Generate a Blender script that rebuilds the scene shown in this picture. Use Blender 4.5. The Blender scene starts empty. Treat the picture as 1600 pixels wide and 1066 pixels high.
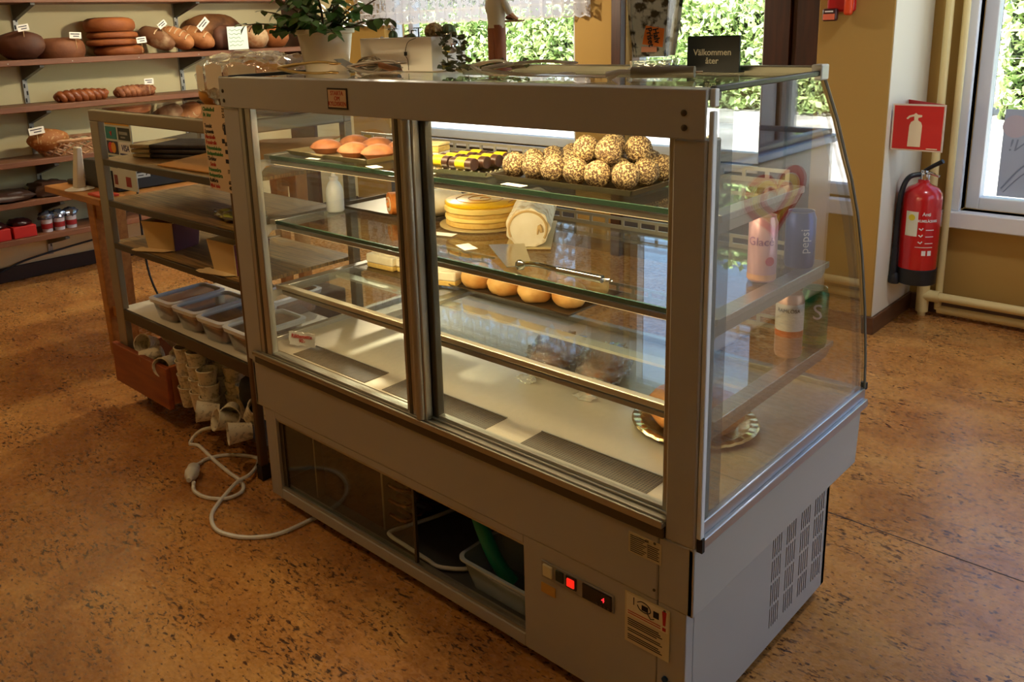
import bpy, bmesh, math, random
from mathutils import Vector, Matrix, Euler, noise
random.seed(7)
S = bpy.context.scene
COL = S.collection
PI = math.pi

# ------------------------------------------------------------------ camera
cam_d = bpy.data.cameras.new('camera')
cam = bpy.data.objects.new('camera', cam_d)
COL.objects.link(cam)
CA = Vector((0.717641, 0.695513, -0.035384))
CB = Vector((-0.141245, 0.195115, 0.970557))
CD = Vector((-0.681939, 0.691514, -0.238260))
mw = Matrix((CA, CB, -CD)).transposed().to_4x4()
mw.translation = Vector((0.69083, -1.25003, 1.38845))
cam.matrix_world = mw
cam_d.sensor_width = 36.0
cam_d.lens = 1346.62 / 1600 * 36.0
cam_d.shift_x = (800 - 733.54) / 1600
cam_d.shift_y = -(533 - 373.42) / 1600
cam_d.clip_start = 0.02
cam_d.clip_end = 200
S.camera = cam

# ------------------------------------------------------------------ world, sun, exposure
W = bpy.data.worlds.new('world')
S.world = W
W.use_nodes = True
wn = W.node_tree
for n in list(wn.nodes):
    wn.nodes.remove(n)
sky = wn.nodes.new('ShaderNodeTexSky')
sky.sky_type = 'NISHITA'
sky.sun_disc = False
sky.sun_elevation = math.radians(52)
sky.sun_rotation = math.radians(200)
bg = wn.nodes.new('ShaderNodeBackground')
bg.inputs['Strength'].default_value = 0.62
wo = wn.nodes.new('ShaderNodeOutputWorld')
wn.links.new(sky.outputs[0], bg.inputs[0])
wn.links.new(bg.outputs[0], wo.inputs[0])

def add_light(name, kind, loc, energy, color, target=None, size=None, size_y=None, parent=None):
    d = bpy.data.lights.new(name, kind)
    d.energy = energy
    d.color = color
    if kind == 'AREA':
        d.shape = 'RECTANGLE' if size_y else 'DISK'
        d.size = size
        if size_y:
            d.size_y = size_y
    elif kind in ('POINT', 'SPOT') and size:
        d.shadow_soft_size = size
    o = bpy.data.objects.new(name, d)
    COL.objects.link(o)
    o.location = loc
    if target is not None:
        v = Vector(target) - Vector(loc)
        o.rotation_euler = v.to_track_quat('-Z', 'Y').to_euler()
    if parent:
        o.parent = parent
        o.location = Vector(loc) - parent.location
    return o

sun = add_light('sun', 'SUN', (-6, -8, 12), 30.0, (1.0, 0.95, 0.86), target=(-3.2, 4, 0))
sun.data.angle = math.radians(0.6)

S.view_settings.view_transform = 'Standard'
S.view_settings.look = 'None'
S.view_settings.gamma = 1.0
S.view_settings.use_curve_mapping = False
S.view_settings.exposure = 0.0
S.cycles.transparent_max_bounces = 40
S.cycles.max_bounces = 10
S.cycles.sample_clamp_indirect = 6.0
S.cycles.caustics_reflective = False
S.cycles.caustics_refractive = False

# ------------------------------------------------------------------ materials
def lin(r, g, b):
    def f(x):
        x = x / 255.0
        return x / 12.92 if x <= 0.04045 else ((x + 0.055) / 1.055) ** 2.4
    return (f(r), f(g), f(b), 1.0)

MATS = {}
def M(name, rgb, rough=0.5, metal=0.0, rgb2=None, nscale=8.0, stretch=(1, 1, 1), lo=0.35, hi=0.65, bump=0.0, bscale=60.0,
      emit=None, estr=0.0, spec=0.5, coat=0.0, sss=0.0, detail=5.0):
    if name in MATS:
        return MATS[name]
    m = bpy.data.materials.new(name)
    m.use_nodes = True
    nt = m.node_tree
    p = nt.nodes['Principled BSDF']
    p.inputs['Base Color'].default_value = lin(*rgb)
    p.inputs['Roughness'].default_value = rough
    p.inputs['Metallic'].default_value = metal
    p.inputs['Specular IOR Level'].default_value = spec
    if coat:
        p.inputs['Coat Weight'].default_value = coat
        p.inputs['Coat Roughness'].default_value = 0.12
    if sss:
        p.inputs['Subsurface Weight'].default_value = sss
        p.inputs['Subsurface Radius'].default_value = (0.01, 0.008, 0.005)
    tc = nt.nodes.new('ShaderNodeTexCoord')
    if rgb2 is not None:
        mp = nt.nodes.new('ShaderNodeMapping')
        mp.inputs['Scale'].default_value = stretch
        nz = nt.nodes.new('ShaderNodeTexNoise')
        nz.inputs['Scale'].default_value = nscale
        nz.inputs['Detail'].default_value = detail
        rp = nt.nodes.new('ShaderNodeValToRGB')
        rp.color_ramp.elements[0].position = lo
        rp.color_ramp.elements[1].position = hi
        rp.color_ramp.elements[0].color = lin(*rgb)
        rp.color_ramp.elements[1].color = lin(*rgb2)
        nt.links.new(tc.outputs['Object'], mp.inputs[0])
        nt.links.new(mp.outputs[0], nz.inputs['Vector'])
        nt.links.new(nz.outputs['Fac'], rp.inputs[0])
        nt.links.new(rp.outputs[0], p.inputs['Base Color'])
    if bump:
        nb = nt.nodes.new('ShaderNodeTexNoise')
        nb.inputs['Scale'].default_value = bscale
        nb.inputs['Detail'].default_value = 4
        bp_ = nt.nodes.new('ShaderNodeBump')
        bp_.inputs['Strength'].default_value = bump
        bp_.inputs['Distance'].default_value = 0.004
        nt.links.new(tc.outputs['Object'], nb.inputs['Vector'])
        nt.links.new(nb.outputs['Fac'], bp_.inputs['Height'])
        nt.links.new(bp_.outputs[0], p.inputs['Normal'])
    if emit is not None:
        p.inputs['Emission Color'].default_value = lin(*emit)
        p.inputs['Emission Strength'].default_value = estr
    MATS[name] = m
    return m

def GLASS(name, tint=(1, 1, 1), f0=0.04, power=5.0, bump=0.0, bscale=30, dust=0.0, dustcol=(200, 200, 200), grough=0.0):
    """Thin clear sheet: see-through plus mirror reflection that grows at glancing angles."""
    if name in MATS:
        return MATS[name]
    m = bpy.data.materials.new(name)
    m.use_nodes = True
    nt = m.node_tree
    nt.nodes.clear()
    out = nt.nodes.new('ShaderNodeOutputMaterial')
    tr = nt.nodes.new('ShaderNodeBsdfTransparent')
    tr.inputs[0].default_value = (*tint, 1)
    gl = nt.nodes.new('ShaderNodeBsdfGlossy')
    gl.inputs['Roughness'].default_value = grough
    lw = nt.nodes.new('ShaderNodeLayerWeight')
    lw.inputs['Blend'].default_value = 0.5
    pw = nt.nodes.new('ShaderNodeMath'); pw.operation = 'POWER'; pw.inputs[1].default_value = power
    ml = nt.nodes.new('ShaderNodeMath'); ml.operation = 'MULTIPLY_ADD'; ml.inputs[1].default_value = 1 - f0; ml.inputs[2].default_value = f0
    mx = nt.nodes.new('ShaderNodeMixShader')
    nt.links.new(lw.outputs['Facing'], pw.inputs[0])
    nt.links.new(pw.outputs[0], ml.inputs[0])
    nt.links.new(ml.outputs[0], mx.inputs[0])
    if bump:
        tc = nt.nodes.new('ShaderNodeTexCoord')
        nb = nt.nodes.new('ShaderNodeTexNoise'); nb.inputs['Scale'].default_value = bscale
        bb = nt.nodes.new('ShaderNodeBump'); bb.inputs['Strength'].default_value = bump; bb.inputs['Distance'].default_value = 0.01
        nt.links.new(tc.outputs['Object'], nb.inputs['Vector'])
        nt.links.new(nb.outputs['Fac'], bb.inputs['Height'])
        nt.links.new(bb.outputs[0], gl.inputs['Normal'])
    base = tr
    if dust:
        df = nt.nodes.new('ShaderNodeBsdfDiffuse'); df.inputs[0].default_value = lin(*dustcol)
        m2 = nt.nodes.new('ShaderNodeMixShader'); m2.inputs[0].default_value = dust
        nt.links.new(tr.outputs[0], m2.inputs[1]); nt.links.new(df.outputs[0], m2.inputs[2])
        base = m2
    nt.links.new(base.outputs[0], mx.inputs[1])
    nt.links.new(gl.outputs[0], mx.inputs[2])
    nt.links.new(mx.outputs[0], out.inputs[0])
    MATS[name] = m
    return m

grey = M('case_grey_paint', (176, 172, 164), 0.42, bump=0.05, bscale=900)
alu = M('aluminium', (176, 172, 160), 0.34, 0.75)
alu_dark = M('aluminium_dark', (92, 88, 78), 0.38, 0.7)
steel = M('steel', (190, 188, 182), 0.28, 1.0)
steel_b = M('brushed_steel', (188, 184, 174), 0.36, 0.95, rgb2=(205, 202, 194), nscale=6, stretch=(1, 30, 30))
deckm = M('deck_steel', (190, 178, 156), 0.34, 0.6)
chrome = M('chrome', (225, 225, 225), 0.08, 1.0)
black = M('black_plastic', (16, 16, 18), 0.45)
blackr = M('black_rubber', (12, 12, 12), 0.7)
dark = M('dark_cavity', (20, 19, 18), 0.7)
white = M('white_paint', (232, 232, 226), 0.45)
whitep = M('white_plastic', (228, 226, 218), 0.38)
paper = M('paper', (240, 236, 224), 0.8)
paper_tan = M('paper_tan', (222, 196, 158), 0.8, rgb2=(228, 204, 168), nscale=5)
ink = M('ink_black', (22, 20, 26), 0.7)
ink_red = M('ink_red', (190, 34, 30), 0.7)
ink_green = M('ink_green', (38, 128, 62), 0.7)
glass_door = GLASS('door_glass', (0.975, 0.985, 0.98), f0=0.05)
glass_side = GLASS('side_glass', (0.96, 0.975, 0.975), f0=0.075, power=3.6)
glass_shelf = GLASS('shelf_glass', (0.93, 0.965, 0.945), f0=0.05)
glass_edge = M('glass_edge_green', (58, 88, 70), 0.2)
glass_win = GLASS('window_glass', (0.97, 0.98, 0.98), f0=0.04)
film = GLASS('clear_film', (0.94, 0.94, 0.93), f0=0.14, power=2.2, bump=1.0, bscale=38, dust=0.10, dustcol=(235, 235, 240), grough=0.08)
tubclear = GLASS('clear_tub', (0.90, 0.91, 0.92), f0=0.08, power=3.0, dust=0.10, dustcol=(225, 228, 235), grough=0.12)

# ------------------------------------------------------------------ mesh builder
class MB:
    def __init__(self):
        self.v = []; self.f = []
    def add(self, vs, fs):
        o = len(self.v)
        self.v += [tuple(p) for p in vs]
        self.f += [tuple(i + o for i in q) for q in fs]
        return self
    def box(self, x0, x1, y0, y1, z0, z1):
        vs = [(x0, y0, z0), (x1, y0, z0), (x1, y1, z0), (x0, y1, z0), (x0, y0, z1), (x1, y0, z1), (x1, y1, z1), (x0, y1, z1)]
        return self.add(vs, [(0, 3, 2, 1), (4, 5, 6, 7), (0, 1, 5, 4), (1, 2, 6, 5), (2, 3, 7, 6), (3, 0, 4, 7)])
    def obox(self, c, s, R=None):
        b = MB().box(-s[0] / 2, s[0] / 2, -s[1] / 2, s[1] / 2, -s[2] / 2, s[2] / 2)
        c = Vector(c)
        vs = [(R @ Vector(p) if R is not None else Vector(p)) + c for p in b.v]
        return self.add(vs, b.f)
    def rings(self, rings, cap0=True, cap1=True, closed=True):
        n = len(rings[0]); o = len(self.v)
        for r in rings:
            self.v += [tuple(p) for p in r]
        m = n if closed else n - 1
        for k in range(len(rings) - 1):
            for i in range(m):
                j = (i + 1) % n
                self.f.append((o + k * n + i, o + k * n + j, o + (k + 1) * n + j, o + (k + 1) * n + i))
        if cap0: self.f.append(tuple(o + i for i in reversed(range(n))))
        if cap1: self.f.append(tuple(o + (len(rings) - 1) * n + i for i in range(n)))
        return self
    def cyl(self, p0, p1, r0, r1=None, n=16, caps=True):
        p0 = Vector(p0); p1 = Vector(p1); r1 = r0 if r1 is None else r1
        d = (p1 - p0).normalized()
        a = d.orthogonal().normalized(); b = d.cross(a)
        rs = []
        for p, r in ((p0, r0), (p1, r1)):
            rs.append([p + (a * math.cos(2 * PI * i / n) + b * math.sin(2 * PI * i / n)) * r for i in range(n)])
        return self.rings(rs, caps, caps)
    def tube(self, pts, r, n=8, caps=True):
        pts = [Vector(p) for p in pts]
        rs = []; prev = None
        for i, p in enumerate(pts):
            t = (pts[min(i + 1, len(pts) - 1)] - pts[max(i - 1, 0)]).normalized()
            a = t.orthogonal().normalized() if prev is None else (prev - t * prev.dot(t)).normalized()
            prev = a; b = t.cross(a)
            rr = r[i] if isinstance(r, (list, tuple)) else r
            rs.append([p + (a * math.cos(2 * PI * k / n) + b * math.sin(2 * PI * k / n)) * rr for k in range(n)])
        return self.rings(rs, caps, caps)
    def lathe(self, prof, c=(0, 0, 0), n=24, cap0=True, cap1=True, sx=1.0, sy=1.0):
        rs = [[(c[0] + r * sx * math.cos(2 * PI * i / n), c[1] + r * sy * math.sin(2 * PI * i / n), c[2] + z) for i in range(n)] for r, z in prof]
        return self.rings(rs, cap0, cap1)
    def prism(self, poly, fn, h0, h1):
        """poly: 2-D outline; fn(a, b, h) -> point; extruded from h0 to h1."""
        return self.rings([[fn(a, b, h0) for a, b in poly], [fn(a, b, h1) for a, b in poly]])
    def quad(self, a, b, c, d):
        return self.add([a, b, c, d], [(0, 1, 2, 3)])
    def ell(self, c, r, nu=24, nv=14, flat=1.0, amp=0.0, fr=3.0, seed=0.0, p=1.0, R=None):
        c = Vector(c); rs = []
        for k in range(nv + 1):
            th = PI * k / nv
            ring = []
            for i in range(nu):
                ph = 2 * PI * i / nu
                q = Vector((math.sin(th) * math.cos(ph), math.sin(th) * math.sin(ph), -math.cos(th)))
                if p != 1.0:
                    q = Vector([math.copysign(abs(t) ** p, t) for t in q])
                s = 1 + amp * noise.noise(q * fr + Vector((seed, seed * 1.7, 0)))
                w = Vector((q.x * r[0] * s, q.y * r[1] * s, q.z * r[2] * s))
                if w.z < -r[2] * flat: w.z = -r[2] * flat
                if R is not None: w = R @ w
                ring.append(c + w)
            rs.append(ring)
        return self.rings(rs, True, True)

def link(o, parent=None):
    COL.objects.link(o)
    if parent is not None:
        o.parent = parent
    return o

def mesh_of(mb, name, mat, smooth=True, angle=40):
    me = bpy.data.meshes.new(name)
    me.from_pydata(mb.v, [], mb.f)
    me.validate()
    if mat is not None:
        me.materials.append(mat)
    bm = bmesh.new(); bm.from_mesh(me)
    bmesh.ops.remove_doubles(bm, verts=bm.verts, dist=1e-6)
    bmesh.ops.recalc_face_normals(bm, faces=bm.faces)
    bm.to_mesh(me); bm.free()
    if smooth:
        me.shade_smooth()
        me.set_sharp_from_angle(angle=math.radians(angle))
    return me

def obj(name, mb, mat, parent=None, local=False, bevel=0.0, smooth=True, angle=40, seg=2):
    """One mesh object. Vertices are in world space unless local."""
    if parent is not None and not local:
        base = Vector(parent.location)
        if parent.parent is not None:
            base = base + Vector(parent.parent.location)
        mb.v = [(p[0] - base.x, p[1] - base.y, p[2] - base.z) for p in mb.v]
    o = bpy.data.objects.new(name, mesh_of(mb, name, mat, smooth, angle))
    link(o, parent)
    if bevel:
        b = o.modifiers.new('bevel', 'BEVEL'); b.width = bevel; b.segments = seg; b.limit_method = 'ANGLE'
        b.angle_limit = math.radians(35)
    return o

def inst(name, src, parent, loc, rot=(0, 0, 0), scale=(1, 1, 1)):
    """Another piece sharing the mesh of src."""
    o = bpy.data.objects.new(name, src.data if hasattr(src, 'data') else src)
    link(o, parent)
    o.location = loc
    o.rotation_euler = rot
    o.scale = scale
    return o

def tag(o, label, cat, group=None, kind=None):
    o['label'] = label
    o['category'] = cat
    if group: o['group'] = group
    if kind: o['kind'] = kind
    return o

def thing(name, label, cat, loc=(0, 0, 0), rotz=0.0, group=None):
    o = bpy.data.objects.new(name, None)
    COL.objects.link(o)
    o.empty_display_size = 0.05
    o.location = loc
    o.rotation_euler = (0, 0, rotz)
    return tag(o, label, cat, group)

def one(name, mb, mat, label, cat, group=None, **k):
    """A thing that is one mesh; its origin is put at its base centre."""
    xs = [p[0] for p in mb.v]; ys = [p[1] for p in mb.v]; zs = [p[2] for p in mb.v]
    c = Vector(((min(xs) + max(xs)) / 2, (min(ys) + max(ys)) / 2, min(zs)))
    mb.v = [(p[0] - c.x, p[1] - c.y, p[2] - c.z) for p in mb.v]
    o = obj(name, mb, mat, **k)
    o.location = c
    return tag(o, label, cat, group)

def struct(name, mb, mat, parent=None, **k):
    o = obj(name, mb, mat, parent, **k)
    if parent is None:
        o['kind'] = 'structure'
    return o

def dup(root, loc, rotz=None, label=None):
    r = root.copy(); COL.objects.link(r); r.location = loc
    if rotz is not None: r.rotation_euler = (0, 0, rotz)
    if label: r['label'] = label
    for ch in list(root.children):
        c = ch.copy(); COL.objects.link(c); c.parent = r
        for g in ch.children:
            d = g.copy(); COL.objects.link(d); d.parent = c
    return r

def text(name, body, size, mat, parent, loc, rot=(PI / 2, 0, 0), align='CENTER', sx=1.0, shear=0.0, ext=0.0003, bold=0.0, space=1.0):
    """Flat lettering; loc in world space."""
    cu = bpy.data.curves.new(name, 'FONT')
    cu.body = body
    cu.size = size
    cu.align_x = align
    cu.align_y = 'CENTER'
    cu.extrude = ext
    cu.shear = shear
    cu.offset = bold
    cu.space_line = space
    cu.resolution_u = 3
    cu.materials.append(mat)
    tmp = bpy.data.objects.new(name, cu)
    COL.objects.link(tmp)
    me = bpy.data.meshes.new_from_object(tmp.evaluated_get(bpy.context.evaluated_depsgraph_get()))
    bpy.data.objects.remove(tmp)
    me.name = name
    if not me.materials: me.materials.append(mat)
    o = bpy.data.objects.new(name, me)
    link(o, parent)
    base = Vector((0, 0, 0))
    p = parent
    while p is not None:
        base += Vector(p.location); p = p.parent
    o.location = Vector(loc) - base
    o.rotation_euler = rot
    o.scale = (sx, 1, 1)
    return o

def spline(pts, n=8):
    """Catmull-Rom through pts."""
    P = [Vector(p) for p in pts]
    out = []
    for i in range(len(P) - 1):
        p0 = P[max(i - 1, 0)]; p1 = P[i]; p2 = P[i + 1]; p3 = P[min(i + 2, len(P) - 1)]
        for k in range(n):
            t = k / n
            out.append(0.5 * ((2 * p1) + (p2 - p0) * t + (2 * p0 - 5 * p1 + 4 * p2 - p3) * t * t + (3 * p1 - p0 - 3 * p2 + p3) * t ** 3))
    out.append(P[-1])
    return out
RX = Matrix.Rotation

# ================================================================== THE SETTING
def floor_mat():
    m = bpy.data.materials.new('cork_linoleum'); m.use_nodes = True
    nt = m.node_tree; p = nt.nodes['Principled BSDF']
    tc = nt.nodes.new('ShaderNodeTexCoord')
    def nz(scale, st=(1, 1, 1), detail=5, dist=0.0, rough=0.5):
        mp = nt.nodes.new('ShaderNodeMapping'); mp.inputs['Scale'].default_value = st
        n = nt.nodes.new('ShaderNodeTexNoise'); n.inputs['Scale'].default_value = scale
        n.inputs['Detail'].default_value = detail; n.inputs['Distortion'].default_value = dist; n.inputs['Roughness'].default_value = rough
        nt.links.new(tc.outputs['Object'], mp.inputs[0]); nt.links.new(mp.outputs[0], n.inputs['Vector'])
        return n.outputs['Fac']
    def ramp(src, stops):
        r = nt.nodes.new('ShaderNodeValToRGB')
        while len(r.color_ramp.elements) < len(stops): r.color_ramp.elements.new(0.5)
        for e, (pos, c) in zip(r.color_ramp.elements, stops):
            e.position = pos; e.color = c
        nt.links.new(src, r.inputs[0]); return r.outputs[0]
    def mix(fac, a, b):
        x = nt.nodes.new('ShaderNodeMix'); x.data_type = 'RGBA'
        nt.links.new(fac, x.inputs['Factor'])
        for s, v in ((6, a), (7, b)):
            if isinstance(v, tuple): x.inputs[s].default_value = v
            else: nt.links.new(v, x.inputs[s])
        return x.outputs[2]
    base = ramp(nz(3.2, (1, 1.5, 1), 6, 0.6), [(0.30, lin(150, 92, 38)), (0.5, lin(186, 126, 62)), (0.70, lin(206, 152, 82))])
    fine = ramp(nz(70, (1, 2.0, 1), 3), [(0.30, lin(128, 78, 40)), (0.62, lin(214, 160, 100))])
    x = nt.nodes.new('ShaderNodeMix'); x.data_type = 'RGBA'; x.inputs['Factor'].default_value = 0.30
    nt.links.new(base, x.inputs[6]); nt.links.new(fine, x.inputs[7])
    fl1 = ramp(nz(40, (1.0, 2.4, 1), 4, 0.9), [(0.55, (0, 0, 0, 1)), (0.63, (1, 1, 1, 1))])
    cl = ramp(nz(4.5, (1, 1.6, 1), 3, 0.4), [(0.43, (0, 0, 0, 1)), (0.56, (1, 1, 1, 1))])
    ml = nt.nodes.new('ShaderNodeMath'); ml.operation = 'MULTIPLY'
    nt.links.new(fl1, ml.inputs[0]); nt.links.new(cl, ml.inputs[1])
    c1 = mix(ml.outputs[0], x.outputs[2], lin(72, 46, 32))
    fl2 = ramp(nz(62, (1.0, 1.8, 1), 2, 0.3), [(0.61, (0, 0, 0, 1)), (0.67, (1, 1, 1, 1))])
    c2 = mix(fl2, c1, lin(92, 58, 36))
    nt.links.new(c2, p.inputs['Base Color'])
    rr = ramp(nz(40, (1, 1, 1), 4), [(0.3, (0.20, 0.20, 0.20, 1)), (0.7, (0.34, 0.34, 0.34, 1))])
    nt.links.new(rr, p.inputs['Roughness'])
    b = nt.nodes.new('ShaderNodeBump'); b.inputs['Strength'].default_value = 0.10; b.inputs['Distance'].default_value = 0.003
    nt.links.new(nz(120, (1, 1, 1), 3), b.inputs['Height']); nt.links.new(b.outputs[0], p.inputs['Normal'])
    return m

cream = M('wall_cream', (236, 222, 172), 0.75, bump=0.12, bscale=260)
ochre = M('wall_ochre', (172, 136, 68), 0.75, bump=0.12, bscale=260)
offwhite = M('ceiling_white', (228, 224, 212), 0.8)
brownwood = M('dark_wood', (70, 34, 18), 0.45, rgb2=(52, 24, 12), nscale=5, stretch=(12, 12, 1))
skirting = M('skirting_brown', (104, 70, 44), 0.5, rgb2=(84, 54, 34), nscale=6, stretch=(1, 1, 8))

WX0, WX1, WY0, WY1, WH = -4.8, 2.6, -3.0, 3.05, 2.7
floor = struct('floor', MB().box(WX0 - .2, WX1 + .2, WY0 - .2, WY1 + .2, -0.1, 0.0), floor_mat(), smooth=False)
obj('seam', MB().box(-1.2, 2.6, 1.024, 1.0275, -0.0005, 0.0006), M('seam_dark', (30, 24, 24), 0.6), floor, smooth=False)
struct('wall_left', MB().box(WX0 - .2, WX0, WY0 - .2, WY1 + .2, 0, WH), cream, smooth=False)
wr = MB()
wr.box(WX1, WX1 + .2, WY0 - .2, .15, 0, WH).box(WX1, WX1 + .2, 2.55, WY1 + .2, 0, WH).box(WX1, WX1 + .2, .15, 2.55, 0, .35).box(WX1, WX1 + .2, .15, 2.55, 2.3, WH)
struct('wall_right', wr, M('wall_right_paint', (206, 204, 198), 0.75), smooth=False)
w4 = MB()
for y0, y1 in ((.15, .21), (1.32, 1.38), (2.49, 2.55)): w4.box(WX1 + .06, WX1 + .13, y0, y1, .35, 2.3)
w4.box(WX1 + .06, WX1 + .13, .21, 2.49, .35, .41).box(WX1 + .06, WX1 + .13, .21, 2.49, 2.24, 2.3)
w4 = struct('window_4', w4, M('window_frame_white', (226, 228, 232), 0.4), smooth=False)
obj('pane', MB().box(WX1 + .092, WX1 + .098, .21, 1.32, .41, 2.24), glass_win, w4, smooth=False)
obj('pane', MB().box(WX1 + .092, WX1 + .098, 1.38, 2.49, .41, 2.24), glass_win, w4, smooth=False)
struct('ceiling', MB().box(WX0 - .2, WX1 + .2, WY0 - .2, WY1 + .2, WH, WH + .12), offwhite, smooth=False)
struct('wall_back', MB().box(WX0, WX1, WY0 - .2, WY0, 0, WH), ochre, smooth=False)

# street side: openings (x0, x1, sill z, head z)
OP = [(-4.36, -2.59, 0.62, 2.25), (-2.22, -1.36, 0.62, 2.25), (-0.40, 1.30, 0.50, 2.25)]
fw = MB()
edges = [WX0 - .2] + [e for o in OP for e in o[:2]] + [WX1 + .2]
for i in range(0, len(edges), 2):
    fw.box(edges[i], edges[i + 1], WY1, WY1 + .2, 0, WH)
for x0, x1, z0, z1 in OP:
    fw.box(x0, x1, WY1, WY1 + .2, 0, z0).box(x0, x1, WY1, WY1 + .2, z1, WH)
struct('wall_front', fw, ochre, smooth=False)
winw = M('window_frame_white', (226, 228, 232), 0.4)
for k, (x0, x1, z0, z1) in enumerate(OP):
    t = 0.055
    fr = MB().box(x0, x0 + t, WY1 + .06, WY1 + .13, z0, z1).box(x1 - t, x1, WY1 + .06, WY1 + .13, z0, z1)
    fr.box(x0 + t, x1 - t, WY1 + .06, WY1 + .13, z0, z0 + t).box(x0 + t, x1 - t, WY1 + .06, WY1 + .13, z1 - t, z1)
    w = struct('window_%d' % (k + 1), fr, winw, bevel=.004)
    if k == 0:
        obj('mullion', MB().box(-4.16, -4.11, WY1 + .06, WY1 + .13, z0 + t, z1 - t), winw, w, bevel=.004)
        obj('pane', MB().box(x0 + t, -4.16, WY1 + .092, WY1 + .098, z0 + t, z1 - t), glass_win, w, smooth=False)
        obj('pane', MB().box(-4.11, x1 - t, WY1 + .092, WY1 + .098, z0 + t, z1 - t), glass_win, w, smooth=False)
    else:
        obj('pane', MB().box(x0 + t, x1 - t, WY1 + .092, WY1 + .098, z0 + t, z1 - t), glass_win, w, smooth=False)
    if k == 2:
        obj('window_sill', MB().box(x0 - .07, x1 + .05, WY1 - .06, WY1 + .06, z0 - .075, z0 + .0), winw, w, bevel=.006)
        obj('casing', MB().box(x0 - .065, x0 + .0, WY1 - .03, WY1 + .06, z0, z1 + .06), winw, w, bevel=.005)
        obj('casing', MB().box(x1, x1 + .065, WY1 - .03, WY1 + .06, z0, z1 + .06), winw, w, bevel=.005)
    else:
        obj('window_sill', MB().box(x0, x1, WY1 - .05, WY1 + .06, z0 - .035, z0), winw, w, bevel=.005)
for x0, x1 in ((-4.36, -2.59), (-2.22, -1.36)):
    struct('trim_%d' % (6 if x0 < -3 else 7), MB().box(x0, x1, WY1 - .02, WY1, .08, .585), M('under_sill_dark', (64, 68, 76), .6), bevel=.004)  # dark blue-grey sheets over the wall below both sills
# dark wooden boards beside the middle window
struct('trim_1', MB().box(-2.29, -2.225, WY1 - .05, WY1 + .06, 0, WH), brownwood, bevel=.003)
struct('trim_2', MB().box(-1.355, -1.22, WY1 - .06, WY1 + .06, 0, WH).box(-1.215, -0.905, WY1 - .04, WY1 + .0, 0, WH), brownwood, bevel=.003)
clm = struct('column', MB().box(-.90, -.588, 2.56, WY1, 0, WH), ochre, bevel=.004)
obj('side_face', MB().box(-.588, -.585, 2.563, WY1, .08, WH), M('column_white', (228, 220, 196), .7), clm)
struct('baseboard_column', MB().box(-.91, -.573, 2.548, 2.56, 0, .08).box(-.585, -.573, 2.56, WY1, 0, .08), skirting, bevel=.003)
struct('baseboard_front', MB().box(-.573, WX1, WY1 - .014, WY1, 0, .08).box(WX0, -.91, WY1 - .014, WY1, 0, .08), skirting, bevel=.003)
struct('baseboard_left', MB().box(WX0, WX0 + .014, WY0, WY1 - .014, 0, .09), M('skirting_dark', (58, 42, 34), 0.6), bevel=.003)

# heating pipes along the wall under the street window
pipe_m = M('pipe_cream', (226, 206, 146), 0.4)
pr = thing('heating_pipe', 'cream heating pipes running low along the wall under the street window', 'pipe', (-.2, 2.97, 0))
obj('horizontal_pipe', MB().cyl((-.50, 2.965, .10), (2.55, 2.965, .10), .021, n=14), pipe_m, pr)
obj('horizontal_pipe', MB().cyl((-.44, 2.99, .035), (2.55, 2.99, .035), .019, n=14), pipe_m, pr)
obj('vertical_pipe', MB().cyl((-.50, 2.965, .0), (-.50, 2.965, 2.68), .017, n=14), pipe_m, pr)
obj('vertical_pipe', MB().cyl((-.44, 2.99, .035), (-.44, 2.99, 2.68), .015, n=14), pipe_m, pr)
obj('elbow', MB().cyl((-.50, 2.965, .02), (-.50, 2.965, .16), .027, n=14).cyl((-.50, 2.965, .10), (-.43, 2.965, .10), .027, n=14), pipe_m, pr)

# ceiling lamps out of view: warm floor spots, plus two added for brightening
def unseen_ceiling_lamp(x, y, watt, label, col=(1.0, 0.66, 0.34), size=.16, aim=None):
    t = thing('unseen_ceiling_lamp', label, 'lamp', (x, y, WH - .13))
    obj('canopy', MB().lathe([(.07, .10), (.07, .13)], (x, y, WH - .13), 20), white, t)
    obj('lamp_shade', MB().lathe([(.10, .012), (.098, .06), (.07, .10), (.066, .10), (.094, .058), (.096, .012)], (x, y, WH - .13), 24, False, False), white, t)
    obj('bulb', MB().ell((x, y, WH - .085), (.035, .035, .035), 14, 10), M('bulb_lit', (255, 230, 190), .4, emit=(255, 205, 140), estr=6), t)
    add_light('lamp_light', 'AREA', (x, y, WH - (.20 if aim else .128)), watt, col, target=aim or (x, y, 0), size=size, parent=t)
unseen_ceiling_lamp(-2.1, -.85, 6.5, 'round ceiling lamp over the staff floor')
unseen_ceiling_lamp(-3.4, -.7, 3, 'round ceiling lamp over the floor before the table')
unseen_ceiling_lamp(-3.5, 1.25, 20, 'added unseen ceiling lamp brightening the wall of bread shelves', (1.0, .88, .66), aim=(-4.8, 1.15, 1.45))  # added helper lamp, aimed to lift the dim bread wall
unseen_ceiling_lamp(.35, 1.95, 15, 'added unseen ceiling lamp brightening the freezer aisle', (.92, .95, 1.0))  # added helper lamp, cool light for freezer side, case side and right floor
pdt = thing('added_pendant_lamp', 'added unseen pendant lamp on the customer side brightening the bread wall', 'lamp', (-2.9, 1.8, 1.86))  # added helper hung above the view, lights the bread wall from the right
obj('cord', MB().cyl((-2.9, 1.8, 2.05), (-2.9, 1.8, WH), .004, n=6), black, pdt)
obj('lamp_shade', MB().lathe([(.14, 0), (.12, .08), (.04, .17), (.02, .20), (.016, .20), (.036, .165), (.116, .078), (.136, 0)], (-2.9, 1.8, 1.86), 28, False, False), white, pdt)
add_light('added_pendant_light', 'POINT', (-2.9, 1.8, 1.855), 70, (1.0, .87, .64), size=.06, parent=pdt)

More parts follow.
